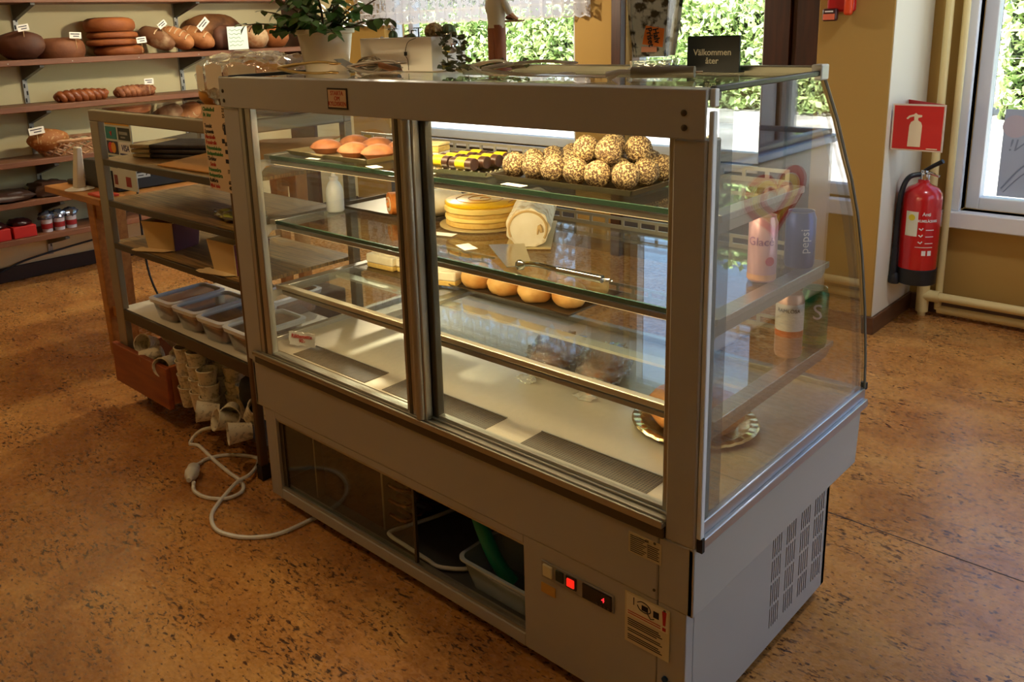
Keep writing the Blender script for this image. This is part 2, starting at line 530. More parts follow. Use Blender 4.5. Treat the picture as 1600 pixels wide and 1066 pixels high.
# ------------------------------------------------------------------ outside
struct('ground', MB().box(-60, 60, -60, 70, -.3, -.1), M('street_ground', (214, 210, 202), 0.9, rgb2=(170, 166, 158), nscale=1.2), smooth=False)
def leaf_cloud(n, box, size, seed, fn=None):
    rnd = random.Random(seed); v = []; f = []
    for i in range(n):
        c = Vector((rnd.uniform(*box[0]), rnd.uniform(*box[1]), rnd.uniform(*box[2])))
        if fn:
            c = fn(c, rnd)
            if c is None: continue
        s = size * rnd.uniform(.6, 1.4)
        R = Euler((rnd.uniform(-1.2, 1.2), rnd.uniform(-1.2, 1.2), rnd.uniform(0, 6.28))).to_matrix()
        o = len(v)
        for q in ((-s, 0, 0), (0, -s * .5, .1 * s), (s, 0, 0), (0, s * .5, .1 * s)):
            v.append(tuple(c + R @ Vector(q)))
        f.append((o, o + 1, o + 2, o + 3))
    m = MB(); m.v = v; m.f = f
    return m
leafg = M('hedge_leaf', (112, 146, 74), 0.5, rgb2=(190, 204, 140), nscale=3.0, lo=.3, hi=.7)
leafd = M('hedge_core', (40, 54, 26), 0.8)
def fluffy(c, rnd):
    w = noise.noise(Vector((c.x * .8, c.y * .8, c.z * 1.1))) * .35
    return Vector((c.x, c.y + w, c.z))
def make_hedge(x0, x1, y, h, label, seed, n):
    t = thing('hedge', label, 'hedge', ((x0 + x1) / 2, y + .6, -.1))
    g = MB(); nx = int((x1 - x0) * 2)
    for i in range(nx):
        xa = x0 + (x1 - x0) * i / nx; xb = x0 + (x1 - x0) * (i + 1) / nx
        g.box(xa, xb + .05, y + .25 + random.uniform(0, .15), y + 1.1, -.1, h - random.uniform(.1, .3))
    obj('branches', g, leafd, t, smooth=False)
    lv = leaf_cloud(n, ((x0, x1), (y - .1, y + .35), (-.05, h)), .075, seed, fluffy)
    l2 = leaf_cloud(n // 4, ((x0, x1), (y + .1, y + 1.1), (h - .2, h + .1)), .075, seed + 1, fluffy)
    lv.add(l2.v, l2.f)
    o = obj('leaves', lv, leafg, t, smooth=False); o['kind'] = 'stuff'
make_hedge(-20, -2.75, 12.0, 1.66, 'long clipped green hedge across the street behind the wide window', 11, 22000)
make_hedge(-2.4, 8.0, 12.0, 2.1, 'taller green hedge across the street behind the extinguisher window', 23, 16000)
def make_tree(x, y, h, r, label, seed):
    t = thing('tree', label, 'tree', (x, y, -.1))
    obj('trunk', MB().tube([(x, y, -.1), (x + .1, y, h * .3), (x, y + .1, h * .6)], [.22, .16, .10], 8), M('bark', (80, 62, 46), .9), t)
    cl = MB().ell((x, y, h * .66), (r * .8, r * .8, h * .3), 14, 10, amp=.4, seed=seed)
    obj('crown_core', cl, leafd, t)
    def shell(c, rnd):
        d = Vector((rnd.gauss(0, 1), rnd.gauss(0, 1), rnd.gauss(0, 1))).normalized() * rnd.uniform(.78, 1.05)
        return Vector((x + d.x * r, y + d.y * r, h * .66 + d.z * h * .36))
    o = obj('crown', leaf_cloud(5000, ((0, 1), (0, 1), (0, 1)), .13, seed, shell), leafg, t, smooth=False); o['kind'] = 'stuff'
make_tree(-16.5, 16.5, 5.0, 2.4, 'broad leafy tree behind the hedge seen through the lace curtain', 3)
make_tree(-8.2, 16.5, 5.6, 2.3, 'leafy tree behind the hedge above the welcome sign', 5)
make_tree(-1.6, 17, 6.0, 2.8, 'leafy tree behind the hedge beside the extinguisher window', 8)
hs = thing('house', 'white house far beyond the hedge seen above the welcome sign', 'house', (-4.4, 24, -.1))
obj('wall', MB().box(-8, 3.5, 22, 28, -.1, 4.4), M('house_white', (232, 232, 228), .8), hs, smooth=False)
obj('roof', MB().prism([(21.3, 4.4), (28.7, 4.4), (25, 6.8)], lambda a, b, h: (h, a, b), -8.4, 3.9), M('roof_red', (140, 70, 52), .8), hs, smooth=False)
for wx in (-6.4, -4.2, -.5, 1.6):
    wo_ = obj('window', MB().box(wx - .5, wx + .5, 21.95, 22.02, 1.2, 2.6), white, hs, smooth=False)
    obj('pane', MB().box(wx - .42, wx + .42, 21.93, 21.96, 1.28, 2.52), M('far_pane', (60, 74, 90), .1), wo_, smooth=False)

# ================================================================== THE REFRIGERATED DISPLAY CASE
XL, XR = -1.485, 0.0
case = thing('display_case', 'grey refrigerated bakery display case with sliding glass doors and curved glass front', 'display case', (-.75, .39, 0))
CURVE = [(.430, 1.278), (.470, 1.232), (.514, 1.181), (.571, 1.099), (.612, 1.045), (.661, .962), (.708, .854), (.750, .721), (.780, .590), (.790, .505)]
# top beam over the doors
obj('top_beam', MB().box(XL, XR, -.006, -.001, 1.199, 1.280).box(XL, XR, -.001, .045, 1.262, 1.280), grey, case, bevel=.002)
for x, z in ((-.039, 1.242), (-.038, 1.218), (-1.466, 1.243), (-1.464, 1.217)):
    s_ = obj('screw', MB().lathe([(.0055, 0), (.0055, .002), (.003, .0035)], (0, 0, 0), 10), alu_dark, case, local=True)
    s_.rotation_euler = (PI / 2, 0, 0)
    s_.location = Vector((x, -.0055, z)) - case.location
# lamp housing under the beam
lamp = obj('lamp_housing', MB().box(-1.42, -.07, .047, .095, 1.243, 1.262), alu, case, bevel=.003)
obj('lamp_tube', MB().cyl((-1.40, .070, 1.236), (-.09, .070, 1.236), .007, n=10), M('tube_lit', (255, 240, 205), .4, emit=(255, 214, 140), estr=5.0), lamp)
tl = add_light('case_light', 'AREA', (-.66, .074, 1.226), 8.0, (1.0, .78, .45), target=(-.66, .32, .80), size=1.28, size_y=.03, parent=case)
# posts
obj('post', MB().box(XL, -1.405, .0, .045, .454, 1.199), grey, case, bevel=.004)
obj('post', MB().box(-.062, XR, .0, .05, .454, 1.199), grey, case, bevel=.004)
# door track at top and sill
obj('door_track', MB().box(-1.405, -.062, .046, .050, 1.205, 1.24), alu, case)
sl = MB()
sl.box(-1.44, -.062, -.012, .046, .478, .488).box(-1.44, -.062, -.012, -.007, .488, .493).box(-1.44, -.062, .0, .004, .488, .493).box(-1.44, -.062, .022, .026, .488, .493)
obj('door_sill', sl, alu, case, bevel=.0015)
obj('sill_lower_strip', MB().box(-1.44, -.062, -.006, .04, .454, .478), alu_dark, case, bevel=.002)  # dark-toned aluminium strip below the sill rails
# sliding doors: each with frame, pane, pull
def slide_door(x0, x1, y, ls, rs, lm, rm):
    z0, z1 = .493, 1.214
    d = obj('sliding_door', MB().box(x0, x1, y, y + .018, z0, z0 + .008), alu, case, bevel=.001)
    obj('top_rail', MB().box(x0, x1, y, y + .018, z1 - .012, z1), alu, d, bevel=.001)
    obj('stile', MB().box(x0, x0 + ls, y - .002, y + .02, z0, z1), lm, d, bevel=.003)
    obj('stile', MB().box(x1 - rs, x1, y - .002, y + .02, z0, z1), rm, d, bevel=.003)
    obj('pane', MB().box(x0 + ls - .002, x1 - rs + .002, y + .007, y + .012, z0 + .008, z1 - .010), glass_door, d, smooth=False)
    return d
d1 = slide_door(-1.405, -.705, .002, .055, .068, alu, alu)
obj('pull_profile', MB().cyl((-.722, -.001, .495), (-.722, -.001, 1.199), .012, n=14), alu, d1)
obj('groove', MB().box(-1.386, -1.376, -.0012, .001, .495, 1.199), alu_dark, d1)
obj('groove', MB().box(-.762, -.752, -.0012, .001, .495, 1.199), alu_dark, d1)
d2 = slide_door(-.745, -.062, .026, .055, .022, alu_dark, alu)
# skirt, sides of the tub
obj('front_skirt', MB().box(-1.465, -.075, .0, .03, .313, .454), grey, case, bevel=.004)
obj('skirt_end', MB().box(-.0735, .0, .0, .03, .313, .454), grey, case, bevel=.003)
TUB = [(.0, .313), (.0, .456), (.79, .456), (.775, .313)]
fx = lambda a, b, h: (h, a, b)
obj('tub_side', MB().prism(TUB, fx, -.012, .001), grey, case, bevel=.002)
obj('tub_side', MB().prism(TUB, fx, -1.465, -1.452), grey, case, bevel=.002)
obj('tub_front', MB().box(-1.453, -.012, .755, .782, .313, .456), grey, case, bevel=.003)
obj('tub_floor', MB().box(-1.453, -.012, .03, .775, .313, .33), grey, case)
obj('side_rail', MB().box(-.012, .012, .012, .80, .456, .476).box(-.010, .004, .012, .80, .476, .504), M('side_rail_alu', (176, 178, 184), .3, .8), case, bevel=.002)
obj('side_rail', MB().box(-1.474, -1.452, .012, .80, .456, .504), alu, case, bevel=.002)
obj('front_rail', MB().box(-1.455, -.012, .776, .802, .456, .504), alu, case, bevel=.003)
obj('rail_cap', MB().box(.002, .013, .004, .013, .452, .480), blackr, case)
obj('rail_cap', MB().box(-.008, .006, .797, .806, .500, .516), blackr, case)
# deck with perforated air grilles
deck = obj('deck', MB().box(-1.455, -.010, .045, .778, .478, .490), deckm, case)
def perf_mat():
    m = bpy.data.materials.new('perforated_plate'); m.use_nodes = True
    nt = m.node_tree; p = nt.nodes['Principled BSDF']
    tc = nt.nodes.new('ShaderNodeTexCoord'); vo = nt.nodes.new('ShaderNodeTexVoronoi'); vo.inputs['Scale'].default_value = 150; vo.inputs['Randomness'].default_value = 0.0
    rp = nt.nodes.new('ShaderNodeValToRGB'); rp.color_ramp.elements[0].position = .42; rp.color_ramp.elements[1].position = .56
    rp.color_ramp.elements[0].color = lin(10, 9, 8); rp.color_ramp.elements[1].color = lin(88, 76, 56)
    nt.links.new(tc.outputs['Object'], vo.inputs['Vector']); nt.links.new(vo.outputs['Distance'], rp.inputs[0]); nt.links.new(rp.outputs[0], p.inputs['Base Color'])
    p.inputs['Roughness'].default_value = .5
    return m
perf = perf_mat()
for x0, x1 in ((-1.325, -1.0), (-.93, -.572), (-.465, -.14)):
    g = obj('air_grille', MB().box(x0, x1, .052, .132, .4895, .4915), perf, case, smooth=False)
    obj('grille_lip', MB().box(x0, x1, .132, .136, .4895, .494), alu, g)
# side glass with curved front edge
SG = [(.014, .490), (.014, 1.278)] + CURVE[:-1] + [(.790, .490)]
sgl = obj('side_glass', MB().prism(SG, fx, -.006, 0.0), glass_side, case, smooth=False)
obj('side_glass', MB().prism(SG, fx, -1.470, -1.464), glass_side, case, smooth=False)
# printed grey border on the side glass: along the post, and along the curve
prt = GLASS('glass_print_grey', (.42, .44, .45), f0=.05, dust=.50, dustcol=(120, 124, 128))
prt2 = GLASS('glass_print_fade', (.80, .82, .83), f0=.05, dust=.22, dustcol=(140, 142, 144))
pb = obj('printed_border', MB().box(-.0068, -.0060, .050, .098, .492, 1.270), prt2, sgl, smooth=False)
inner = [(y - .040 - .006 * (i > 4), z - .022) for i, (y, z) in enumerate(CURVE)]
bd = MB()
for i in range(len(CURVE) - 1):
    o0, o1, i0, i1 = CURVE[i], CURVE[i + 1], inner[i], inner[i + 1]
    bd.add([(-.0068, *o0), (-.0068, *o1), (-.0068, *i1), (-.0068, *i0)], [(0, 1, 2, 3)])
obj('printed_border', bd, prt2, sgl, smooth=False)
# white edge profile of the side glass, at the post and along the top
obj('edge_profile', MB().box(.0005, .010, .003, .016, .478, 1.245), M('edge_white', (222, 226, 230), .35), case, bevel=.002)
obj('edge_profile', MB().box(.0005, .011, .003, .017, 1.252, 1.281), M('edge_white', (222, 226, 230), .35), case, bevel=.002)
obj('top_side_trim', MB().box(-.008, .004, .018, .432, 1.274, 1.284), M('trim_black', (30, 30, 28), .35), case, bevel=.002)
obj('top_side_trim', MB().box(-1.474, -1.462, .018, .432, 1.274, 1.284), M('trim_black', (30, 30, 28), .35), case, bevel=.002)
obj('top_glass', MB().box(-1.462, -.008, .045, .430, 1.272, 1.279), GLASS('top_glass', (.95, .965, .96), f0=.05), case, smooth=False)
obj('top_front_rail', MB().box(-1.470, -.006, .426, .446, 1.270, 1.293), M('top_rail_metal', (150, 146, 128), .3, .8), case, bevel=.003)
obj('corner_cap', MB().box(-.014, .008, .416, .450, 1.266, 1.296), M('corner_cap', (206, 206, 200), .35), case, bevel=.003)
# curved front glass
cg = MB()
CC = [(.440, 1.270)] + [(y + .004, z) for y, z in CURVE[1:]]
for k in (0, 1):
    pass
cg.rings([[(-1.464, y, z) for y, z in CC] + [(-1.464, y - .005, z - .002) for y, z in reversed(CC)],
          [(-.001, y, z) for y, z in CC] + [(-.001, y - .005, z - .002) for y, z in reversed(CC)]])
obj('curved_glass', cg, GLASS('curved_glass', (.965, .975, .97), f0=.035), case, angle=60)
em = MB().tube([(.003, y + .004, z) for y, z in CURVE], .0035, 6)
obj('glass_edge_seal', em, M('seal_grey', (120, 118, 108), .4), case)
# inner shelves: glass plates with steel side strips, brackets and vented back rails
def shelf(z, yb, nsl):
    s = obj('shelf', MB().box(-1.43, -.055, .105, yb, z - .010, z - .002), glass_shelf, case, smooth=False)
    obj('front_edge', MB().box(-1.43, -.055, .100, .106, z - .011, z - .001), glass_edge, s, smooth=False)
    for x0, x1 in ((-1.46, -1.43), (-.055, -.022)):
        obj('shelf_end', MB().box(x0, x1, .10, yb, z - .014, z), steel_b, s, bevel=.0015)
        xm = x0 + .004 if x0 < -1 else x1 - .006
        obj('bracket', MB().prism([(.056, z - .014), (yb - .01, z - .014), (yb - .03, z - .030), (.10, z - .034), (.056, z - .075)], lambda a, b, h: (h, a, b), xm, xm + .003), alu, s)
    # vented rail standing on the back edge
    rail = MB(); n = nsl; x0, x1 = -1.43, -.055; w = (x1 - x0) / n
    rail.box(x0, x1, yb - .004, yb, z - .002, z + .008).box(x0, x1, yb - .004, yb, z + .022, z + .030)
    for i in range(n + 1):
        xx = min(x0 + i * w, x1 - .008)
        rail.box(xx, xx + .008, yb - .004, yb, z + .008, z + .022)
    obj('vented_rail', rail, alu, s, smooth=False)
    return s
sh1 = shelf(1.055, .44, 27)
sh2 = shelf(.864, .592, 27)
s3 = shelf(.664, .645, 27)
obj('front_bar', MB().box(-1.43, -.055, .098, .118, .654, .668), M('front_bar', (214, 204, 176), .3, .7), s3, bevel=.002)
obj('cross_bar', MB().box(-.99, -.955, .118, .64, .650, .662), steel_b, s3)
obj('back_bar', MB().box(-1.43, -.055, .30, .335, .646, .653), M('back_bar', (214, 208, 196), .35, .6), s3)
# light profiles under the front edges of the shelves
for sp, zz, watt in ((sh1, 1.042, 3.4), (sh2, .851, 4.6), (s3, .650, 2.2)):
    obj('light_profile', MB().box(-1.43, -.055, .101, .122, zz - .012, zz), alu, sp, bevel=.002)
    obj('led_strip', MB().box(-1.42, -.065, .106, .118, zz - .0135, zz - .012), M('led_lit', (255, 240, 205), .4, emit=(255, 214, 140), estr=2.0), sp)
    add_light('shelf_light', 'AREA', (-.72, .112, zz - .0145), watt, (1.0, .78, .45), target=(-.72, .25, zz - .2), size=1.28, size_y=.012, parent=case)
# uprights at the ends carrying the shelves
for x in (-1.458, -.030):
    obj('shelf_upright', MB().box(x, x + .008, .055, .075, .490, 1.199), alu, case)

# ---- base: open compartment, control panel, side panel with real vent slots
BX0, BX1 = -1.43, -.013
obj('base_front', MB().box(BX0, -1.385, .004, .03, .03, .313), grey, case, bevel=.002)
obj('base_front', MB().box(-1.383, -1.372, .002, .03, .03, .313), grey, case, bevel=.002)
obj('base_front', MB().box(-1.372, -.413, .002, .03, .292, .313), grey, case, bevel=.002)
obj('base_front', MB().box(-1.372, -.413, .002, .03, .03, .062), grey, case, bevel=.002)
obj('control_panel', MB().box(-.413, -.076, .002, .03, .03, .313), grey, case, bevel=.002)
obj('base_front', MB().box(-.0745, BX1, .002, .03, .03, .313), grey, case, bevel=.002)
obj('slide_track', MB().box(-1.372, -.413, .006, .012, .062, .070).box(-1.372, -.413, .02, .026, .062, .072).box(-1.372, -.413, .006, .026, .284, .292), alu, case)
lg = obj('lower_door', MB().box(-1.372, -1.352, .012, .020, .070, .285), alu_dark, case)
obj('stile', MB().box(-.79, -.782, .012, .020, .070, .285), alu_dark, lg)
obj('pane', MB().box(-1.352, -.79, .014, .018, .070, .285), GLASS('lower_pane', (.90, .94, .92), f0=.05), lg, smooth=False)
obj('base_floor', MB().box(BX0 + .01, BX1 - .01, .03, .65, .045, .056), M('base_tray', (110, 112, 112), .35, .6), case)
obj('base_back', MB().box(BX0, BX1, .645, .66, .03, .313), grey, case)
obj('base_side', MB().box(BX0, BX0 + .012, .03, .645, .03, .313), grey, case)
# slotted right side
slots_y = []
for c0, c1 in ((.358, .407), (.428, .480), (.502, .556), (.576, .634)):
    w = (c1 - c0) / 5
    for k in range(5):
        slots_y.append((c0 + k * w + .25 * w, c0 + k * w + .68 * w))
slots_z = [(.072, .122), (.129, .182), (.189, .240), (.247, .298)]
ys = sorted({.03, .66} | {t for s in slots_y for t in s}); zs = sorted({.03, .313} | {t for s in slots_z for t in s})
pm = MB(); XS0, XS1 = BX1 - .003, BX1
for i in range(len(ys) - 1):
    for j in range(len(zs) - 1):
        cy = (ys[i] + ys[i + 1]) / 2; cz = (zs[j] + zs[j + 1]) / 2
        if any(a < cy < b for a, b in slots_y) and any(a < cz < b for a, b in slots_z):
            y0, y1, z0, z1 = ys[i], ys[i + 1], zs[j], zs[j + 1]
            pm.quad((XS0, y0, z0), (XS1, y0, z0), (XS1, y0, z1), (XS0, y0, z1)).quad((XS0, y1, z0), (XS1, y1, z0), (XS1, y1, z1), (XS0, y1, z1))
            pm.quad((XS0, y0, z0), (XS1, y0, z0), (XS1, y1, z0), (XS0, y1, z0)).quad((XS0, y0, z1), (XS1, y0, z1), (XS1, y1, z1), (XS0, y1, z1))
            continue
        for x in (XS0, XS1):
            pm.quad((x, ys[i], zs[j]), (x, ys[i + 1], zs[j]), (x, ys[i + 1], zs[j + 1]), (x, ys[i], zs[j + 1]))
obj('slotted_side', pm, grey, case, smooth=False)
for x, y in ((-1.40, .06), (-1.40, .62), (-.05, .06), (-.045, .628)):
    obj('foot', MB().lathe([(.018, 0), (.02, .006), (.02, .016), (.008, .018), (.008, .032)], (x, y, 0), 14), black, case)
# machinery inside the compartment
obj('partition', MB().box(-1.262, -1.256, .05, .60, .056, .290), alu, case)
obj('radiator_board', MB().box(-1.254, -.985, .075, .083, .056, .290), M('rust_board', (92, 54, 34), .7, rgb2=(60, 36, 26), nscale=9), case)
coil = MB()
for r in range(4):
    for c in range(5):
        z = .10 + r * .045
        y = .085 + c * .034
        coil.tube([(-.97, y, z), (-.93, y, z), (-.908, y + .006, z), (-.904, y + .015, z), (-.908, y + .024, z), (-.93, y + .03, z), (-.97, y + .03, z)], .0055, 8)
obj('coil_plate', MB().box(-.982, -.974, .07, .40, .056, .290), alu, case)
co = obj('copper_coil', coil, M('copper_pipe', (150, 96, 66), .25, 1.0), case); co['kind'] = 'stuff'
obj('compressor', MB().ell((-.62, .36, .17), (.15, .12, .11), 20, 12).box(-.75, -.45, .26, .46, .056, .09), black, case)
obj('compressor_bracket', MB().box(-.79, -.42, .20, .235, .14, .20), black, case, bevel=.01)
# power cable inside, drip box and hose
# control strip: switch panel, rocker switches, display, sticky note
cp = obj('switch_plate', MB().box(-.360, -.174, -.0015, .002, .236, .277), M('plate_grey', (150, 146, 138), .4), case, bevel=.001)
obj('rocker_switch', MB().box(-.354, -.329, -.006, .0, .244, .272), M('switch_cream', (226, 218, 180), .4), cp, bevel=.002)
obj('rocker_switch', MB().box(-.320, -.299, -.005, .0, .246, .272), M('switch_green', (12, 44, 32), .3), cp, bevel=.002)
sw = obj('switch_frame', MB().box(-.293, -.266, -.004, .0, .244, .273), black, cp, bevel=.001)
obj('lit_rocker', MB().box(-.289, -.270, -.007, -.002, .249, .268), M('switch_red', (200, 30, 20), .3, emit=(255, 40, 24), estr=0.9), cp, bevel=.002)
dsp = obj('thermostat_display', MB().box(-.250, -.178, -.004, .0, .239, .273), M('display_black', (10, 8, 12), .12), case, bevel=.001)
text('display_digit', '4', .016, M('led_red', (255, 40, 40), .4, emit=(255, 40, 50), estr=2.0), dsp, (-.198, -.0048, .258), shear=.1)
for bx_ in (-.215, -.205, -.196, -.187):
    obj('button', MB().box(bx_, bx_ + .005, -.005, -.003, .242, .245), alu_dark, dsp)
obj('sticky_note', MB().box(-.362, -.324, -.001, .002, .199, .221), M('masking_tape', (206, 160, 78), .7), case)
# rating plate and warning sticker
rp_ = obj('rating_plate', MB().box(-.140, -.068, -.001, .001, .394, .438), M('plate_cream', (200, 188, 150), .5), case)
bars = MB()
for k in range(9):
    bars.box(-.136, -.108 + .004 * (k % 3), -.0016, -.001, .398 + k * .0042, .3992 + k * .0042)
    if k < 7: bars.box(-.098, -.072 - .003 * (k % 2), -.0016, -.001, .400 + k * .0042, .4012 + k * .0042)
obj('fine_print', bars, ink, rp_, smooth=False)
text('rating_mark', 'CE', .007, ink, rp_, (-.099, -.0018, .433))
ws = obj('warning_sticker', MB().box(-.147, -.047, -.001, .001, .192, .305), M('sticker_cream', (214, 200, 160), .5), case)
obj('sticker_panel', MB().box(-.143, -.050, -.0014, -.001, .254, .301), M('sticker_white', (232, 222, 190), .5), ws)
obj('exclamation_bar', MB().prism([(-.0625, .299), (-.0535, .299), (-.0555, .269), (-.0605, .269)], lambda a, b, h: (a, h, b), -.0022, -.0014).box(-.0615, -.0545, -.0022, -.0014, .257, .264), ink_red, ws, smooth=False)
pic = MB().tube(spline([(-.118, -.0018, .292), (-.108, -.0018, .297), (-.094, -.0018, .294), (-.088, -.0018, .283), (-.098, -.0018, .276), (-.112, -.0018, .278), (-.118, -.0018, .286)], 4), .0009, 5)
pic.box(-.108, -.094, -.0022, -.0014, .279, .290).box(-.082, -.070, -.0022, -.0014, .276, .290).box(-.127, -.1255, -.0022, -.0014, .282, .298).tube([(-.096, -.0018, .278), (-.088, -.0018, .268), (-.080, -.0018, .272)], .0009, 5)
obj('pictogram', pic, ink, ws, smooth=False)
redl = MB(); blk = MB()
for k in range(2): redl.box(-.140, -.066, -.0019, -.0014, .258 + k * .005, .2595 + k * .005)
for k in range(11):
    if k in (3, 6): continue
    blk.box(-.140, -.062 - .004 * ((k * 5) % 4), -.0015, -.001, .200 + k * .0045, .2018 + k * .0045)
obj('red_lines', redl, ink_red, ws, smooth=False); obj('fine_print', blk, ink, ws, smooth=False)
obj('blue_button', MB().cyl((-.055, -.003, .150), (-.055, .002, .150), .006, n=12), M('blue_plastic', (20, 70, 110), .35), case)
for sx_, sz_ in ((-.082, .435), (-.082, .335), (-.058, .30), (-.045, .146)):
    obj('screw', MB().cyl((sx_, -.0015, sz_), (sx_, .002, sz_), .003, n=8), alu_dark, case)
# note stuck on the beam
nt_ = obj('beam_note', MB().box(-.990, -.914, -.0075, -.0042, 1.213, 1.262), M('note_frame', (38, 22, 22), .5), case)
obj('note_paper', MB().box(-.986, -.918, -.0082, -.0072, 1.217, 1.258), M('note_tan', (224, 190, 150), .8), nt_)
text('note_text', 'STARTA\nOM\nKYLDISKEN', .0145, ink_red, nt_, (-.952, -.0085, 1.2375), sx=.92, space=.84)

# green hose, drip box and cable stand inside the base as things of their own
bt = thing('plastic_tub', 'translucent plastic drip tub inside the base of the case', 'tub', (-.535, .11, .056))
def tub_mesh(x0, x1, y0, y1, z0, z1, ins=.018, th=.003):
    m = MB()
    def ring(x0, x1, y0, y1, z, r=.025, n=5):
        pts = []
        for cx, cy, a0 in ((x1 - r, y1 - r, 0), (x0 + r, y1 - r, 90), (x0 + r, y0 + r, 180), (x1 - r, y0 + r, 270)):
            for k in range(n + 1):
                a = math.radians(a0 + 90 * k / n)
                pts.append((cx + r * math.cos(a), cy + r * math.sin(a), z))
        return pts
    m.rings([ring(x0 + ins, x1 - ins, y0 + ins, y1 - ins, z0), ring(x0, x1, y0, y1, z1), ring(x0 + th, x1 - th, y0 + th, y1 - th, z1),
             ring(x0 + ins + th, x1 - ins - th, y0 + ins + th, y1 - ins - th, z0 + th)])
    return m, ring
tm, rg = tub_mesh(-.655, -.420, .035, .185, .056, .135)
obj('tub_body', tm, GLASS('frosted_tub', (.70, .76, .80), f0=.06, dust=.45, dustcol=(190, 205, 216)), bt)
obj('rim', MB().rings([rg(-.660, -.415, .030, .190, .131), rg(-.660, -.415, .030, .190, .137), rg(-.652, -.423, .038, .182, .137), rg(-.652, -.423, .038, .182, .131)], False, False), M('tub_rim', (176, 190, 200), .4), bt)
one('drain_hose', MB().tube(spline([(-.74, .15, .285), (-.69, .125, .255), (-.635, .10, .195), (-.575, .09, .125), (-.535, .10, .082)], 6), .018, 12), M('hose_green', (26, 146, 116), .35), 'green drain hose hanging into the plastic tub inside the case', 'hose')
one('power_cable', MB().tube(spline([(-.88, .40, .062), (-.90, .247, .064), (-.93, .134, .064), (-.945, .065, .068), (-.915, .040, .078), (-.849, .034, .080), (-.774, .036, .074), (-.729, .045, .066), (-.668, .10, .064), (-.66, .2, .064)], 6), .0055, 8), whitep,
    'white power cable looping inside the open base of the case', 'cable')

# ================================================================== FOOD IN THE CASE
tray_m = M('tray_dark', (104, 92, 72), .35, .8)
tray_l = M('tray_light', (176, 158, 118), .35, .7)
silver = M('silver_tray', (216, 210, 190), .18, 1.0)
board = M('gold_board', (206, 184, 130), .4, .3)
def tray(x0, x1, y0, y1, z, h, mat, label, name='baking_tray', rotz=0.0):
    cx, cy = (x0 + x1) / 2, (y0 + y1) / 2; hx, hy = (x1 - x0) / 2, (y1 - y0) / 2
    t = thing(name, label, 'tray', (cx, cy, z), rotz)
    obj('tray_base', MB().box(-hx, hx, -hy, hy, 0, .003), mat, t, local=True)
    rim = MB(); e = .010
    for (ax, ay, bx, by) in ((-hx, -hy, hx, -hy), (hx, -hy, hx, hy), (hx, hy, -hx, hy), (-hx, hy, -hx, -hy)):
        nx, ny = (by - ay), -(bx - ax); l = math.hypot(nx, ny); nx, ny = nx / l * e, ny / l * e
        tx, ty = (bx - ax) / l * e, (by - ay) / l * e
        rim.add([(ax, ay, .002), (bx, by, .002), (bx + nx + tx, by + ny + ty, h), (ax + nx - tx, ay + ny - ty, h),
                 (ax, ay, .0), (bx, by, .0), (bx + nx * 1.3 + tx, by + ny * 1.3 + ty, h), (ax + nx * 1.3 - tx, ay + ny * 1.3 - ty, h)],
                [(0, 1, 2, 3), (4, 7, 6, 5), (3, 2, 6, 7), (0, 4, 5, 1)])
    obj('tray_rim', rim, mat, t, local=True, smooth=False)
    return t
def card(x, y, z, w, d, label, rz=0.0):
    o = one('price_card', MB().box(-w / 2, w / 2, -d / 2, d / 2, 0, .0008), paper, label, 'card')
    o.location = (x, y, z); o.rotation_euler = (0, 0, rz)
    return o
Z1, Z2, Z3, ZD = 1.056, .865, .665, .4905

# --- top shelf: domed almond pies on a tray
tray(-1.37, -1.035, .135, .35, Z1, .014, tray_l, 'shallow metal tray under the domed pies on the top shelf')
crust = M('pie_crust', (166, 104, 62), .65, rgb2=(128, 74, 42), nscale=30, bump=.15, bscale=120)
crust_d = M('pie_side', (150, 84, 40), .6)
def make_pie():
    t = thing('almond_pie', 'small domed golden brown pie on the tray behind the left door', 'pie', group='domed pies on the top shelf')
    obj('pie_base', MB().lathe([(.030, 0), (.043, .014), (.045, .018)], (0, 0, 0), 20), crust_d, t, local=True)
    obj('pie_dome', MB().lathe([(.047, .016), (.046, .020), (.036, .029), (.022, .036), (.008, .039), (.001, .039)], (0, 0, 0), 20, True, True), crust, t, local=True)
    return t
pie = make_pie()
for i, (x, y) in enumerate([(-1.285, .195), (-1.29, .30), (-1.155, .19), (-1.185, .295), (-1.065, .20), (-1.085, .305)]):
    p = pie if i == 0 else dup(pie, (0, 0, 0))
    p.location = (x, y, Z1 + .004); p.rotation_euler = (0.03 * (i % 3 - 1), 0, i)
card(-1.245, .122, Z1, .05, .020, 'white price card lying before the domed pies', .15)
card(-.985, .118, Z1, .045, .03, 'white card half hidden by the middle door stile', -.3)
sponge = M('sponge_yellow', (232, 198, 112), .75, rgb2=(216, 172, 84), nscale=60, bump=.4, bscale=200)
sponge_top = M('sponge_top', (242, 222, 160), .7, rgb2=(230, 198, 120), nscale=50, bump=.4, bscale=180)
cream_m = M('whipped_cream', (248, 236, 206), .55, rgb2=(238, 222, 184), nscale=20, bump=.25, bscale=80)
jam = M('jam_red', (196, 40, 30), .25)
sc = thing('cake_slice', 'pale yellow sponge cake slice beside the striped marzipan bars', 'cake', (-.945, .285, Z1), .25)
obj('cake_layer', MB().box(-.035, .035, -.03, .03, 0, .018), sponge, sc, local=True, bevel=.003)
obj('cream_layer', MB().box(-.034, .034, -.029, .029, .018, .023), cream_m, sc, local=True)
obj('cake_layer', MB().box(-.035, .035, -.03, .03, .023, .038), sponge, sc, local=True, bevel=.003)
obj('topping', MB().box(-.036, .036, -.031, .031, .038, .045), sponge_top, sc, local=True, bevel=.003)

